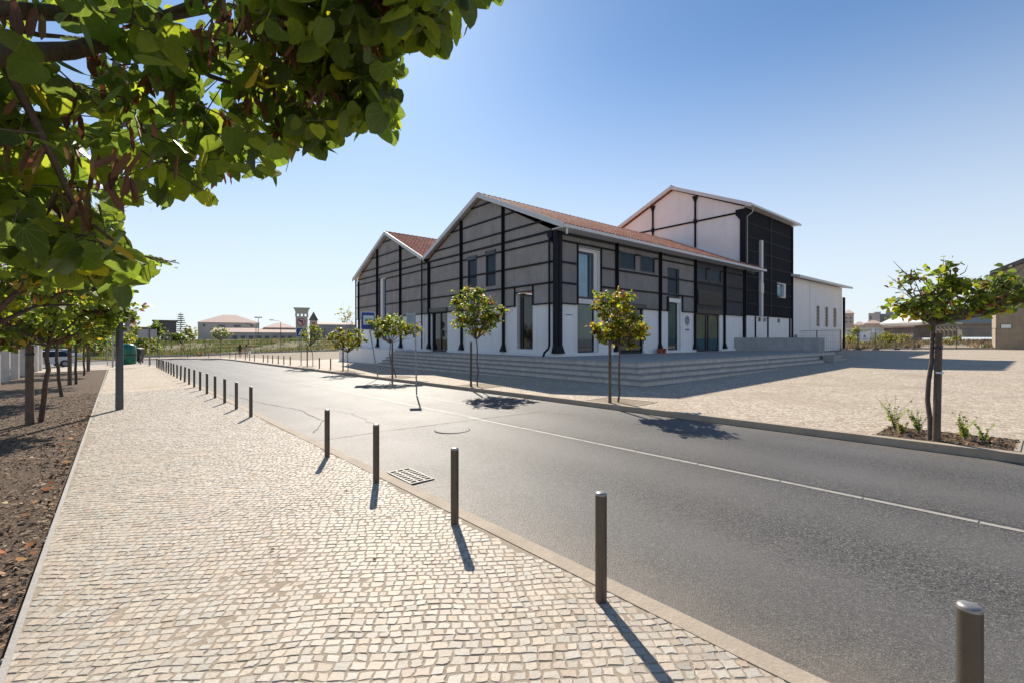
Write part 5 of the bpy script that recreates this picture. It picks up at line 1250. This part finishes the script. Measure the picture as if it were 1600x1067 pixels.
# Norfolk pine
x, y, z = P(282.5, 514, 130); rr = np.random.RandomState(8); npine = empty('norfolk_pine', (x, y, -2), 0, 'tiered dark pine standing alone on the skyline', 'tree')
zt_ = P(0,488,130)[2]+2; zb_ = P(0,515,130)[2]+2; m = MB(); m.tube([(0,0,0),(0,0,zt_)], [.22,.04], 6); m.build('trunk', M_BARK, npine)
pos=[];tip=[];nrm=[];sz=[];col=[]
for k in range(9):
    h = zb_-.6 + (zt_-zb_)*k/8.3; L = 1.45*(1-k/10.5)+.1
    for q in range(9):
        a = q/9*6.28 + k
        for j in range(5):
            f = (j+1)/5*L; pos.append((math.cos(a)*f, math.sin(a)*f, h+.12*f)); tip.append((math.cos(a+rr.normal()*.7), math.sin(a+rr.normal()*.7), .35)); nrm.append(unit(rr)); sz.append(.32); col.append(np.array((.02,.035,.025))*rr.uniform(.7,1.4))
cards('crown', pos, tip, nrm, sz, col, M_LEAF2, OVAL, OVAL_F, npine)
# bushes behind the bins and around the ruin
def bush(px, Y, w_, h_, py_base, n, seed, label, cols=(.1,.05), size=.2, name='bush', drk=False):
    x, y, z = P(px, py_base, Y); r = np.random.RandomState(seed); o = empty(name, (x, y, z), 0, label, 'bush', 'bushes by the weedy field')
    bl = [((0,0,h_*.5),(w_*.5,w_*.45,h_*.5),3)] + [((r.uniform(-.35,.35)*w_,r.uniform(-.3,.3)*w_,h_*r.uniform(.35,.85)),(w_*.22,w_*.22,h_*.22),1) for _ in range(5)]
    ob_, tw_ = crown(o, bl, n, size, r, cols, droop=.1, twig=(.2,.6), per=6); mb = MB()
    for k in range(5): a = k*1.26; mb.tube([(0,0,-.3),(math.cos(a)*w_*.12,math.sin(a)*w_*.12,h_*.35),(math.cos(a)*w_*.25,math.sin(a)*w_*.25,h_*.65)], [.06,.04,.015], 5)
    mb.build('stem', M_BARK, o)
bush(213, 72, 5.0, 4.4, 556, 1800, 61, 'bright yellow green bush behind the green container', (.35,0), .24)
bush(226, 76, 4.6, 3.6, 556, 1500, 62, 'pale green bush below the grey sign plates', (.3,0), .24)
bush(200, 88, 7.0, 4.4, 553, 1800, 63, 'green bush left of the bright one, in front of the pinkish house', (.15,.1), .28)
bush(245, 96, 4.0, 6.2, 546, 1900, 64, 'dark ivy mass climbing the left side of the derelict block', (0,0), .28)
bush(283, 97, 3.4, 4.0, 545, 1200, 65, 'dark green bush at the right side of the derelict block', (0,0), .28)
bush(150, 70, 6.0, 3.4, 556, 1500, 66, 'olive bush far left beyond the parked cars', (.2,.05), .26)
bush(110, 72, 8.0, 3.8, 556, 1800, 67, 'wide dark bush behind the silver car', (.05,.05), .28)
bush(60, 74, 9.0, 4.6, 556, 1800, 68, 'tall bush at the far left behind the dark car', (.05,.05), .28)
bush(20, 76, 9.0, 5.5, 556, 1500, 69, 'leftmost tall bush behind the concrete pillars', (.05,.05), .28)
# lamp masts on the skyline
def mast(px, Y, pyt, label, kind):
    x, y, z = P(px, pyt, Y); o = empty('street_lamp', (x, y, -2.4), 0, label, 'street lamp'); H = z+2.4
    mb = MB(); mb.tube([(0,0,0),(0,0,H)], [.11,.06], 6)
    if kind: mb.tube([(0,0,H),(-.4,0,H+.35),(-1.7,0,H+.5)], .05, 5)
    mb.build('pole', M_POLE, o)
    mb = MB()
    if kind: mb.box(-2.5,-1.7,-.15,.15,H+.45,H+.6)
    else: mb.box(-.9,-.15,-.15,.15,H,H+.25); mb.box(.15,.9,-.15,.15,H,H+.25); mb.box(-.15,.15,-.05,.05,H,H+.12)
    mb.build('lamp_head', M_POLE, o)
mast(403.5, 120, 497, 'thin mast with twin lamps right of the hipped roof house', 0); mast(438.5, 105, 504, 'thin lamp with a curved arm left of the water tower', 1)
mast(400, 110, 509, 'lower thin lamp with a curved arm beside the twin lamp mast', 1)

# ------------------------------------------------------------ right side: mesh fence, lot, sheds
def mesh_panel(name, pa, pb, h, label, cat='mesh fence', vs_=.14, hs_=.28, group=None, feet=True, rad=.0045):
    (xa_, ya_), (xb_, yb_) = pa, pb; o = empty(name, (xa_, ya_, 0), 0, label, cat, group); L = math.hypot(xb_-xa_, yb_-ya_)
    d = ((xb_-xa_)/L, (yb_-ya_)/L); q = lambda s_, z: (d[0]*s_, d[1]*s_, g(xa_+d[0]*s_, ya_+d[1]*s_)+z)
    mb = MB(); k = int(L/vs_)
    for i in range(1, k): mb.tube([q(L*i/k,.15), q(L*i/k,h)], rad, 3, cap=False)
    z = .15
    while z < h: mb.tube([q(0,z), q(L,z)], rad, 3, cap=False); z += hs_
    tag(mb.build('mesh', M_POLE, o), kind='stuff')
    mb = MB(); mb.tube([q(0,h), q(L,h)], .018, 5); mb.tube([q(0,.15), q(L,.15)], .018, 5); mb.build('frame', M_POLE, o)
    for s_ in (0, L): mb = MB(); mb.tube([q(s_,0), q(s_,h+.05)], .028, 8); mb.build('post', M_POLE, o)
    if feet:
        for s_ in (0, L): mb = MB(); a = q(s_,0); mb.box(a[0]-.32,a[0]+.32,a[1]-.12,a[1]+.12,a[2],a[2]+.13); mb.build('foot', M_CONC, o, bevel=.02)
    return o
# near panels in front of the annex, between the parapet and the downpipe
A_ = lambda px, Y: ((px-800)/722*Y, Y)
mesh_panel('mesh_fence_panel', A_(1239, 42.5), A_(1276, 42.0), 2.0, 'fine mesh fence panel before the annex, its left half hidden by the parapet', group='mesh fence panels on the plaza')
mesh_panel('mesh_fence_panel', A_(1276.5, 42.0), A_(1313, 41.0), 2.0, 'fine mesh fence panel before the annex, right of the parapet', group='mesh fence panels on the plaza')
names = ['first','second','third','fourth','fifth']
edge = [(1320,49.5),(1341,48.5),(1368,47.3),(1400,46.5),(1428,46.2)]
for i in range(4): mesh_panel('mesh_fence_panel', A_(*edge[i]), A_(edge[i+1][0]-.4, edge[i+1][1]), 2.05, '%s metal fence panel right of the annex, before the overgrown lot' % names[i], group='mesh fence panels before the lot', vs_=.18, hs_=.5)
mesh_panel('site_gate', A_(1429, 46), A_(1494, 45.6), 2.0, 'wide light mesh gate before the sheds', 'gate', .25, .6, feet=False)
mesh_panel('site_gate', A_(1494.5, 45.6), A_(1556, 44.4), 2.0, 'wide light mesh gate against the ochre building', 'gate', .25, .6, feet=False)
x, y = A_(1350, 48); o = empty('notice_board', (x, y-.15, g(x,y)), 0, 'white notice hung on the metal fence right of the annex', 'sign'); m = MB(); m.box(-.55,.5,-.02,.0,.85,1.85); m.build('board', M_SIGNW, o)
m = MB(); m.lathe([(.17,1.2),(.2,1.3),(.12,1.45)], 8, c=(0,0)); m.v = [(a, -.03, c) for a, b, c in m.v]; 
m = MB(); m.box(-.3,.25,-.026,-.022,1.05,1.09); m.box(-.28,.2,-.026,-.022,1.14,1.17); m.prism([(-.2,1.28),(.1,1.28),(.0,1.5),(-.12,1.55)], 'y', -.026, -.022); m.build('print', M_TEAL, o)
x, y = A_(1366.5, 47.4); o = empty('notice_board', (x, y-.1, g(x,y)), 0, 'small white plate at the top of the metal fence', 'sign'); m = MB(); m.box(-.3,.3,-.02,.0,1.75,2.1); m.build('board', M_SIGNW, o)
# low white-ended concrete block by the terrace end
x, y = A_(1298, 28.0); o = empty('concrete_block', (x, y, g(x,y)), .7, 'small low pale concrete block at the right end of the terrace', 'block'); m = MB(); m.box(-.45,.45,-.3,.3,0,.42); m.build('block', M_CONC, o, bevel=.015)
# kerb of the plaza and lot beyond
LN = [A_(1316,52.5), A_(1400,47.6), A_(1470,46.4), A_(1556,44.9), A_(1700,42)]
m = MB()
for (xa_, ya_), (xb_, yb_) in zip(LN, LN[1:]): m.add([(xa_,ya_,g(xa_,ya_)-.3),(xb_,yb_,g(xb_,yb_)-.3),(xb_,yb_+.3,g(xb_,yb_)-.3),(xa_,ya_+.3,g(xa_,ya_)-.3),(xa_,ya_,g(xa_,ya_)+.14),(xb_,yb_,g(xb_,yb_)+.14),(xb_,yb_+.3,g(xb_,yb_)+.14),(xa_,ya_+.3,g(xa_,ya_)+.14)], [(0,1,5,4),(2,3,7,6),(4,5,6,7)])
tag(m.build('plaza_kerb', M_CONC), kind='structure')
def hlot(x, y): return g(x, y) + .03 + min(1, max(0, (y-48)/40))*.55
poly_sheet('lot_ground', [A_(1318,53),A_(1400,47.95),A_(1470,46.75),A_(1556,45.25),A_(1700,42.4),(90,70),(160,180),(60,180),(37,60)], M_DIRT, dz=0, step=6, hfun=hlot, skirt=.5)
def fl(r):
    px = r.uniform(1318, 1560); Y = 49 + 38*r.rand()**1.5; x = (px-800)/722*Y
    if px > 1440 and Y < 62 and r.rand() < .85: return None
    if noise.noise((x*.16, Y*.16, 7)) + .2*r.normal() < -.05: return None
    return x, Y
grass('lot_weeds', 6500, fl, .5, [(.15,.12,.07),(.19,.15,.09),(.09,.09,.035),(.12,.085,.05),(.07,.08,.03)], 9, 'dry yellow and brown weeds in the lot behind the metal fence', 1.6, hlot)
def lbush(px, Y, w_, h_, n, seed, label, cols): 
    x, y = A_(px, Y); r = np.random.RandomState(seed); o = empty('bush', (x, y, hlot(x,y)), 0, label, 'bush', 'bushes in the overgrown lot')
    bl = [((0,0,h_*.5),(w_*.5,w_*.45,h_*.5),3)] + [((r.uniform(-.35,.35)*w_,r.uniform(-.3,.3)*w_,h_*r.uniform(.35,.9)),(w_*.22,w_*.22,h_*.2),1) for _ in range(4)]
    crown(o, bl, n, .13, r, cols, droop=.1, twig=(.2,.5), per=6); mb = MB()
    for k in range(5): a = k*1.26; mb.tube([(0,0,-.3),(math.cos(a)*w_*.12,math.sin(a)*w_*.12,h_*.35),(math.cos(a)*w_*.25,math.sin(a)*w_*.25,h_*.65)], [.05,.03,.012], 5)
    mb.build('stem', M_BARK, o)
lbush(1342, 54, 2.2, 2.4, 1000, 71, 'tall green bush behind the first metal fence panel', (.3,.15)); lbush(1385, 55, 2.6, 1.6, 1000, 72, 'low olive bush behind the third metal fence panel', (.5,.1)); lbush(1330, 58, 2.0, 1.5, 600, 73, 'straw coloured shrub by the annex downpipe', (.8,.1)); lbush(1410, 57, 3.0, 1.5, 900, 74, 'brownish scrub behind the fourth metal fence panel', (.3,.5)); lbush(1485, 60, 3.0, 1.2, 800, 75, 'low dark scrub behind the wide mesh gate', (.1,.4))
# ochre building at the right edge
M_OCH = make_concrete('ochre_render', (.36,.29,.205), .5)
ox_, oy_ = A_(1556, 44.6); oc = empty('ochre_building', (ox_, oy_, 0), R(-45), 'weathered ochre building with a dark eave at the right edge', 'building')
zt_ = P(0,428,44.6)[2]
m = MB(); m.prism([(0,-.5),(14,-.5),(14,zt_+6.2),(0,zt_)], 'y', 0, 14); m.build('wall', M_OCH, oc)
m = MB(); m.prism([(-.4,zt_-.12),(14,zt_+6.27),(14,zt_+6.75),(-.4,zt_+.25)], 'y', -.35, 14.2); m.build('roof', M_DARKW, oc)
m = MB(); m.box(.35,1.0,-.03,-.003,P(0,513,44.6)[2],P(0,507.5,44.6)[2]); m.build('sign_plate', M_SIGNW, oc); m = MB(); m.box(.28,1.07,-.025,-.002,P(0,513.6,44.6)[2],P(0,506.8,44.6)[2]); m.build('sign_border', plain('sign_green', (.02,.16,.08), .5), oc)
# sheds beyond the lot
def hutw(name, pxl, pxr, Y, ptl, ptr, pb, wall, label, depth=12, roofm=None):
    xl = P(pxl,0,Y)[0]; xr = P(pxr,0,Y)[0]; o = empty(name, (xl, Y, 0), 0, label, 'shed'); W_ = xr-xl; a, b, c = P(0,ptl,Y)[2], P(0,ptr,Y)[2], P(0,pb,Y)[2]
    mb = MB(); mb.prism([(0,c),(W_,c),(W_,b),(0,a)], 'y', 0, depth); mb.build('wall', wall, o)
    mb = MB(); mb.prism([(-.3,a+.01),(W_+.3,b+.01),(W_+.3,b+.3),(-.3,a+.3)], 'y', -.4, depth+.4); mb.build('roof', roofm or wall, o); return o
M_SHW = plain('shed_white', (.62,.62,.60), .7, .06, .3); M_SHB = make_clad('shed_blue_grey', (.30,.36,.44), .08); M_WAL = plain('old_wall', (.30,.26,.21), .9, .25, .4)
hutw('white_shed', 1430, 1478, 95, 507, 500, 528, M_SHW, 'white shed with a slanting roof behind the lopsided tree', 5)
hutw('blue_grey_shed', 1493, 1600, 84, 489, 474, 506, M_SHB, 'tall blue grey corrugated shed left of the ochre building')
hutw('white_gable_shed', 1462, 1494, 84, 505, 487, 508, M_SHW, 'white shed end joined to the left of the blue grey shed')
hutw('old_yard_wall', 1503, 1580, 78, 507, 507, 527, M_WAL, 'long low stained yard wall under the blue grey shed', 1.0)
aw = empty('arcade_wall', (*A_(1461, 76), 0), 0, 'old cream wall with tall arched openings beyond the lot', 'wall'); s_ = 76/722.
zt_, zb_ = P(0,506,76)[2], P(0,527,76)[2]
for i in range(6):
    a = i*6.6*s_; mb = MB(); mb.box(a, a+2.6*s_, 0, .6, zb_, zt_-.5); mb.build('pier', plain('cream_wall', (.50,.42,.29), .9, .15, .5), aw)
mb = MB(); mb.box(-.2, 36*s_+.2, -.02, .62, zt_-.5, zt_); mb.build('lintel', M_WAL, aw)
mb = MB(); mb.box(0, 36*s_, 1.2, 1.4, zb_, zt_-.3); mb.build('back_wall', M_DARKW, aw)
hutw('brown_slatted_shed', 1428, 1460, 74, 512, 508, 528, plain('brown_wall', (.20,.15,.12), .9, .3, .5), 'low brown shed left of the arched cream wall', 6)
# far town
block('flat_block', 1318, 1334, 300, 490, 18, M_BG_P, 'distant narrow brown apartment block with a low gable', roof_h=2.6, rm=M_BG_P, wins=[(1320,1324,496,499),(1327,1331,496,499),(1320,1324,502,505),(1327,1331,502,505)])
block('flat_block', 1357, 1375, 340, 490.5, 20, M_BG_W, 'distant pale apartment block, left one of the cluster', wins=[(1359,1362,494,500)])
block('flat_block', 1375.3, 1402, 345, 491.5, 20, M_BG_G, 'distant blue grey striped apartment block in the cluster', wins=[(1377,1400,494+i*4,495.8+i*4) for i in range(3)])
block('flat_block', 1402.5, 1432, 335, 493, 20, M_BG_G, 'distant grey apartment block, right one of the cluster', wins=[(1404,1430,496+i*4,497.8+i*4) for i in range(3)])
block('penthouse_block', 1366, 1376, 350, 488.5, 10, M_BG_W, 'small pale roof storey above the distant apartment cluster, left one')
block('penthouse_block', 1384, 1396, 352, 488, 10, M_BG_G, 'grey roof storey above the distant apartment cluster, right one')
for i, (a, b, t_, Y, lab) in enumerate(((1334,1352,508,210,'left'),(1351,1378,506,200,'middle'),(1378,1420,505,190,'right'))): block('town_house', a, b, Y, t_, 14, M_BG_P if i else M_BG_W, 'low distant reddish roofed house row, %s one, beyond the lot' % lab, roof_h=1.6)
block('long_white_wall', 1319, 1388, 120, 514.5, 1.0, M_SHW, 'long thin white wall crossing behind the lot weeds', 'wall', zb=.2)
block('boundary_wall', 1388, 1440, 110, 517, 1.0, M_WAL, 'brown boundary wall beyond the weeds, left of the sheds', 'wall', zb=.2)

# ------------------------------------------------------------ people
def person(x, y, rz, label, h, cols, seed, arm=.0, bag=None, lean=0.0):
    o = empty('person', (x, y, g(x, y)), rz, label, 'person'); s_ = h/1.7
    J = {'pel':(0,0,.92),'waist':(0,.01+lean*.2,1.06),'chest':(0,.02+lean*.6,1.28),'neck':(0,.02+lean*.9,1.44),'head':(0,.03+lean*1.1,1.56),'crown':(0,.02+lean*1.1,1.65),
         'hl':(-.09,0,.90),'kl':(-.10,.10,.50),'al':(-.10,.02,.09),'tl':(-.10,.16,.04),'hr':(.09,0,.90),'kr':(.10,.03,.49),'ar':(.10,-.16,.12),'tr':(.10,-.04,.04),
         'sl':(-.17,.02+lean*.8,1.38),'el':(-.22,-.03,1.12),'wl':(-.21,.10,.90),'fl':(-.21,.13,.82),'sr':(.17,.02+lean*.8,1.38),'er':(.22,.04,1.12),'wr':(.22,.14+arm,.92),'fr':(.22,.18+arm,.84)}
    Rr = dict(pel=.15,waist=.125,chest=.145,neck=.055,head=.10,crown=.075,hl=.095,kl=.062,al=.042,tl=.035,hr=.095,kr=.062,ar=.042,tr=.035,sl=.06,el=.045,wl=.03,fl=.032,sr=.06,er=.045,wr=.03,fr=.032)
    E_ = [('pel','waist'),('waist','chest'),('chest','neck'),('neck','head'),('head','crown'),('pel','hl'),('hl','kl'),('kl','al'),('al','tl'),('pel','hr'),('hr','kr'),('kr','ar'),('ar','tr'),('chest','sl'),('sl','el'),('el','wl'),('wl','fl'),('chest','sr'),('sr','er'),('er','wr'),('wr','fr')]
    keys = list(J); me = bpy.data.meshes.new('body'); me.from_pydata([tuple(c*s_ for c in J[k]) for k in keys], [(keys.index(a), keys.index(b)) for a, b in E_], [])
    b = bpy.data.objects.new('body', me); COL.objects.link(b); b.parent = o
    md = b.modifiers.new('skin', 'SKIN'); md.use_smooth_shade = True
    for i, k in enumerate(keys): me.skin_vertices[0].data[i].radius = (Rr[k]*s_, Rr[k]*s_*.8)
    me.skin_vertices[0].data[0].use_root = True
    b.modifiers.new('sub', 'SUBSURF').levels = 1
    dg = bpy.context.evaluated_depsgraph_get(); m2 = bpy.data.meshes.new_from_object(b.evaluated_get(dg)); b.modifiers.clear(); b.data = m2; m2.name = 'body'
    m2.materials.clear()
    for i, c in enumerate(cols[:3]): m2.materials.append(plain('cloth_%d_%d' % (seed, i), c, .8, .1, 8))
    for p in m2.polygons:
        z = p.center.z/s_; x_ = abs(p.center.x)/s_
        p.material_index = 2 if (z > 1.44 or (x_ > .19 and z < 1.05) or z < .10) else (1 if z < .95 and x_ < .19 else 0); p.use_smooth = True
    mb = MB(); hx, hy, hz = J['head']; vs = []
    mb.lathe([(.03*s_,(hz+.14)*s_),(.085*s_,(hz+.11)*s_),(.115*s_,(hz+.03)*s_),(.12*s_,(hz-.05)*s_),(.11*s_,(hz-.14)*s_),(.06*s_,(hz-.2)*s_)][::-1], 12, c=(0,(hy-.03)*s_)); mb.build('hair', plain('hair_%d' % seed, cols[3], .6), o)
    if bag: mb = MB(); mb.lathe([(.06,.42),(.15,.45),(.17,.62),(.12,.78),(.05,.86)], 10, c=(.30,.15)); mb.build('bag', M_SIGNW, o)
person(*A_(375, 54), R(0)+R(25), 'person walking away in a black top and dark red trousers', 1.62, [(.015,.013,.015),(.17,.012,.03),(.35,.20,.14),(.012,.01,.01)], 1)
person(*A_(385, 54.6), R(20), 'person in a pale pink top walking beside the one in black, holding a white bag', 1.56, [(.45,.27,.23),(.42,.28,.24),(.38,.23,.16),(.02,.012,.01)], 2, .1, True, .05)

# ------------------------------------------------------------ litter, chips, weeds
def scatter(name, n, fn, size, cols, seed, label, tmpl=CHIP, faces=CHIP_F, zoff=0., mat=leaf_mat('litter', .0, rough=.9), kind='stuff', cat='litter'):
    r = np.random.RandomState(seed); pos=[];tip=[];nrm=[];sz=[];col=[]
    for _ in range(n):
        x, y = fn(r); pos.append((x, y, g(x,y)+zoff+r.uniform(0,.012))); a = r.uniform(0,6.28); tip.append((math.cos(a), math.sin(a), r.normal()*.25)); nrm.append(np.array([0,0,1.])+r.normal(size=3)*.35); sz.append(size*r.uniform(.4,1.3)); col.append(np.array(cols[r.randint(len(cols))])*r.uniform(.6,1.3))
    return tag(cards(name, pos, tip, nrm, sz, col, mat, tmpl, faces), label, cat, kind=kind)
M_CHIP = leaf_mat('bark_chip', 0.0, rough=.9)
fs = lambda r: nt(-.50 - 6.5*r.rand()**1.3, 1.0 + 22*r.rand()**1.5)
scatter('mulch_chips', 26000, fs, .045, [(.13,.08,.045),(.20,.125,.075),(.29,.20,.125),(.085,.055,.033),(.38,.29,.20)], 12, 'brown bark mulch chips covering the planting strip', mat=M_CHIP, zoff=-.03)
scatter('leaf_litter', 650, fs, .055, [(.24,.11,.05),(.30,.18,.09),(.18,.09,.04),(.42,.33,.21)], 13, 'fallen orange and tan leaves on the mulch', OVAL, OVAL_F, zoff=-.015)
fe_ = lambda r: nt(-.47 - .25*r.rand(), 1.0 + 16*r.rand()); scatter('leaf_litter', 70, fe_, .06, [(.40,.14,.04),(.45,.22,.07)], 14, 'fallen orange leaves caught along the pavement edging', OVAL, OVAL_F, zoff=0)
fp = lambda r: nt(-.3 + 2.7*r.rand()**1.5, 1 + 20*r.rand()); scatter('leaf_litter', 26, fp, .035, [(.30,.10,.03),(.16,.09,.05)], 15, 'few small dry leaves on the near pavement', OVAL, OVAL_F, zoff=.004)
px_ = [(431,649+34),(845,946),(851,958)]
fw = lambda r: nt(9.72 + .95*r.rand(), .32 + 1.6*r.rand()**1); scatter('pit_litter', 700, fw, .05, [(.07,.05,.035),(.14,.10,.06),(.28,.15,.06),(.22,.18,.10)], 16, 'dead leaves and twigs in the pit of the lopsided tree', zoff=.01, mat=M_CHIP)
def weed(n, t, h, nn, seed, label, col):
    x, y = nt(n, t); r = np.random.RandomState(seed); o = empty('weed', (x, y, g(x,y)), 0, label, 'weed', 'weeds in the pit of the lopsided tree'); mb = MB(); pos=[];tip=[];nrm=[];sz=[];cl=[]
    for k in range(nn):
        a = r.uniform(0,6.28); L = h*r.uniform(.5,1.05); e = np.array([math.cos(a)*L*.45, math.sin(a)*L*.45, L]); mid = e*[.3,.3,.55]; mb.tube([(0,0,0), tuple(mid), tuple(e)], [.005,.0035,.0015], 4, cap=False)
        for j in range(9):
            f = .2 + .8*j/8; p = mid*2*f*(1-f) + e*f*f; pos.append(p); aa = r.uniform(0,6.28); tip.append((math.cos(aa), math.sin(aa), .4)); nrm.append(unit(r)+[0,0,1]); sz.append(.055*(1.1-.5*f)*r.uniform(.7,1.2)); cl.append(np.array(col)*r.uniform(.7,1.3))
    mb.build('stem', plain('weed_stem', (.10,.13,.04), .7), o); cards('leaves', pos, tip, nrm, sz, cl, M_LEAF2, OVAL, OVAL_F, o)
weed(10.35, 1.78, .62, 14, 81, 'tall wispy weed at the left corner of the tree pit', (.12,.15,.04)); weed(10.3, 1.45, .42, 14, 82, 'low leafy weed left of the thick stake', (.13,.16,.05)); weed(10.15, .88, .45, 15, 83, 'low leafy weed right of the thick stake', (.13,.16,.04)); weed(10.1, .66, .34, 5, 84, 'small sprig leaning right of the thick stake', (.10,.15,.04)); weed(9.95, 1.62, .25, 16, 85, 'matted low weed at the left front of the tree pit', (.17,.16,.07))
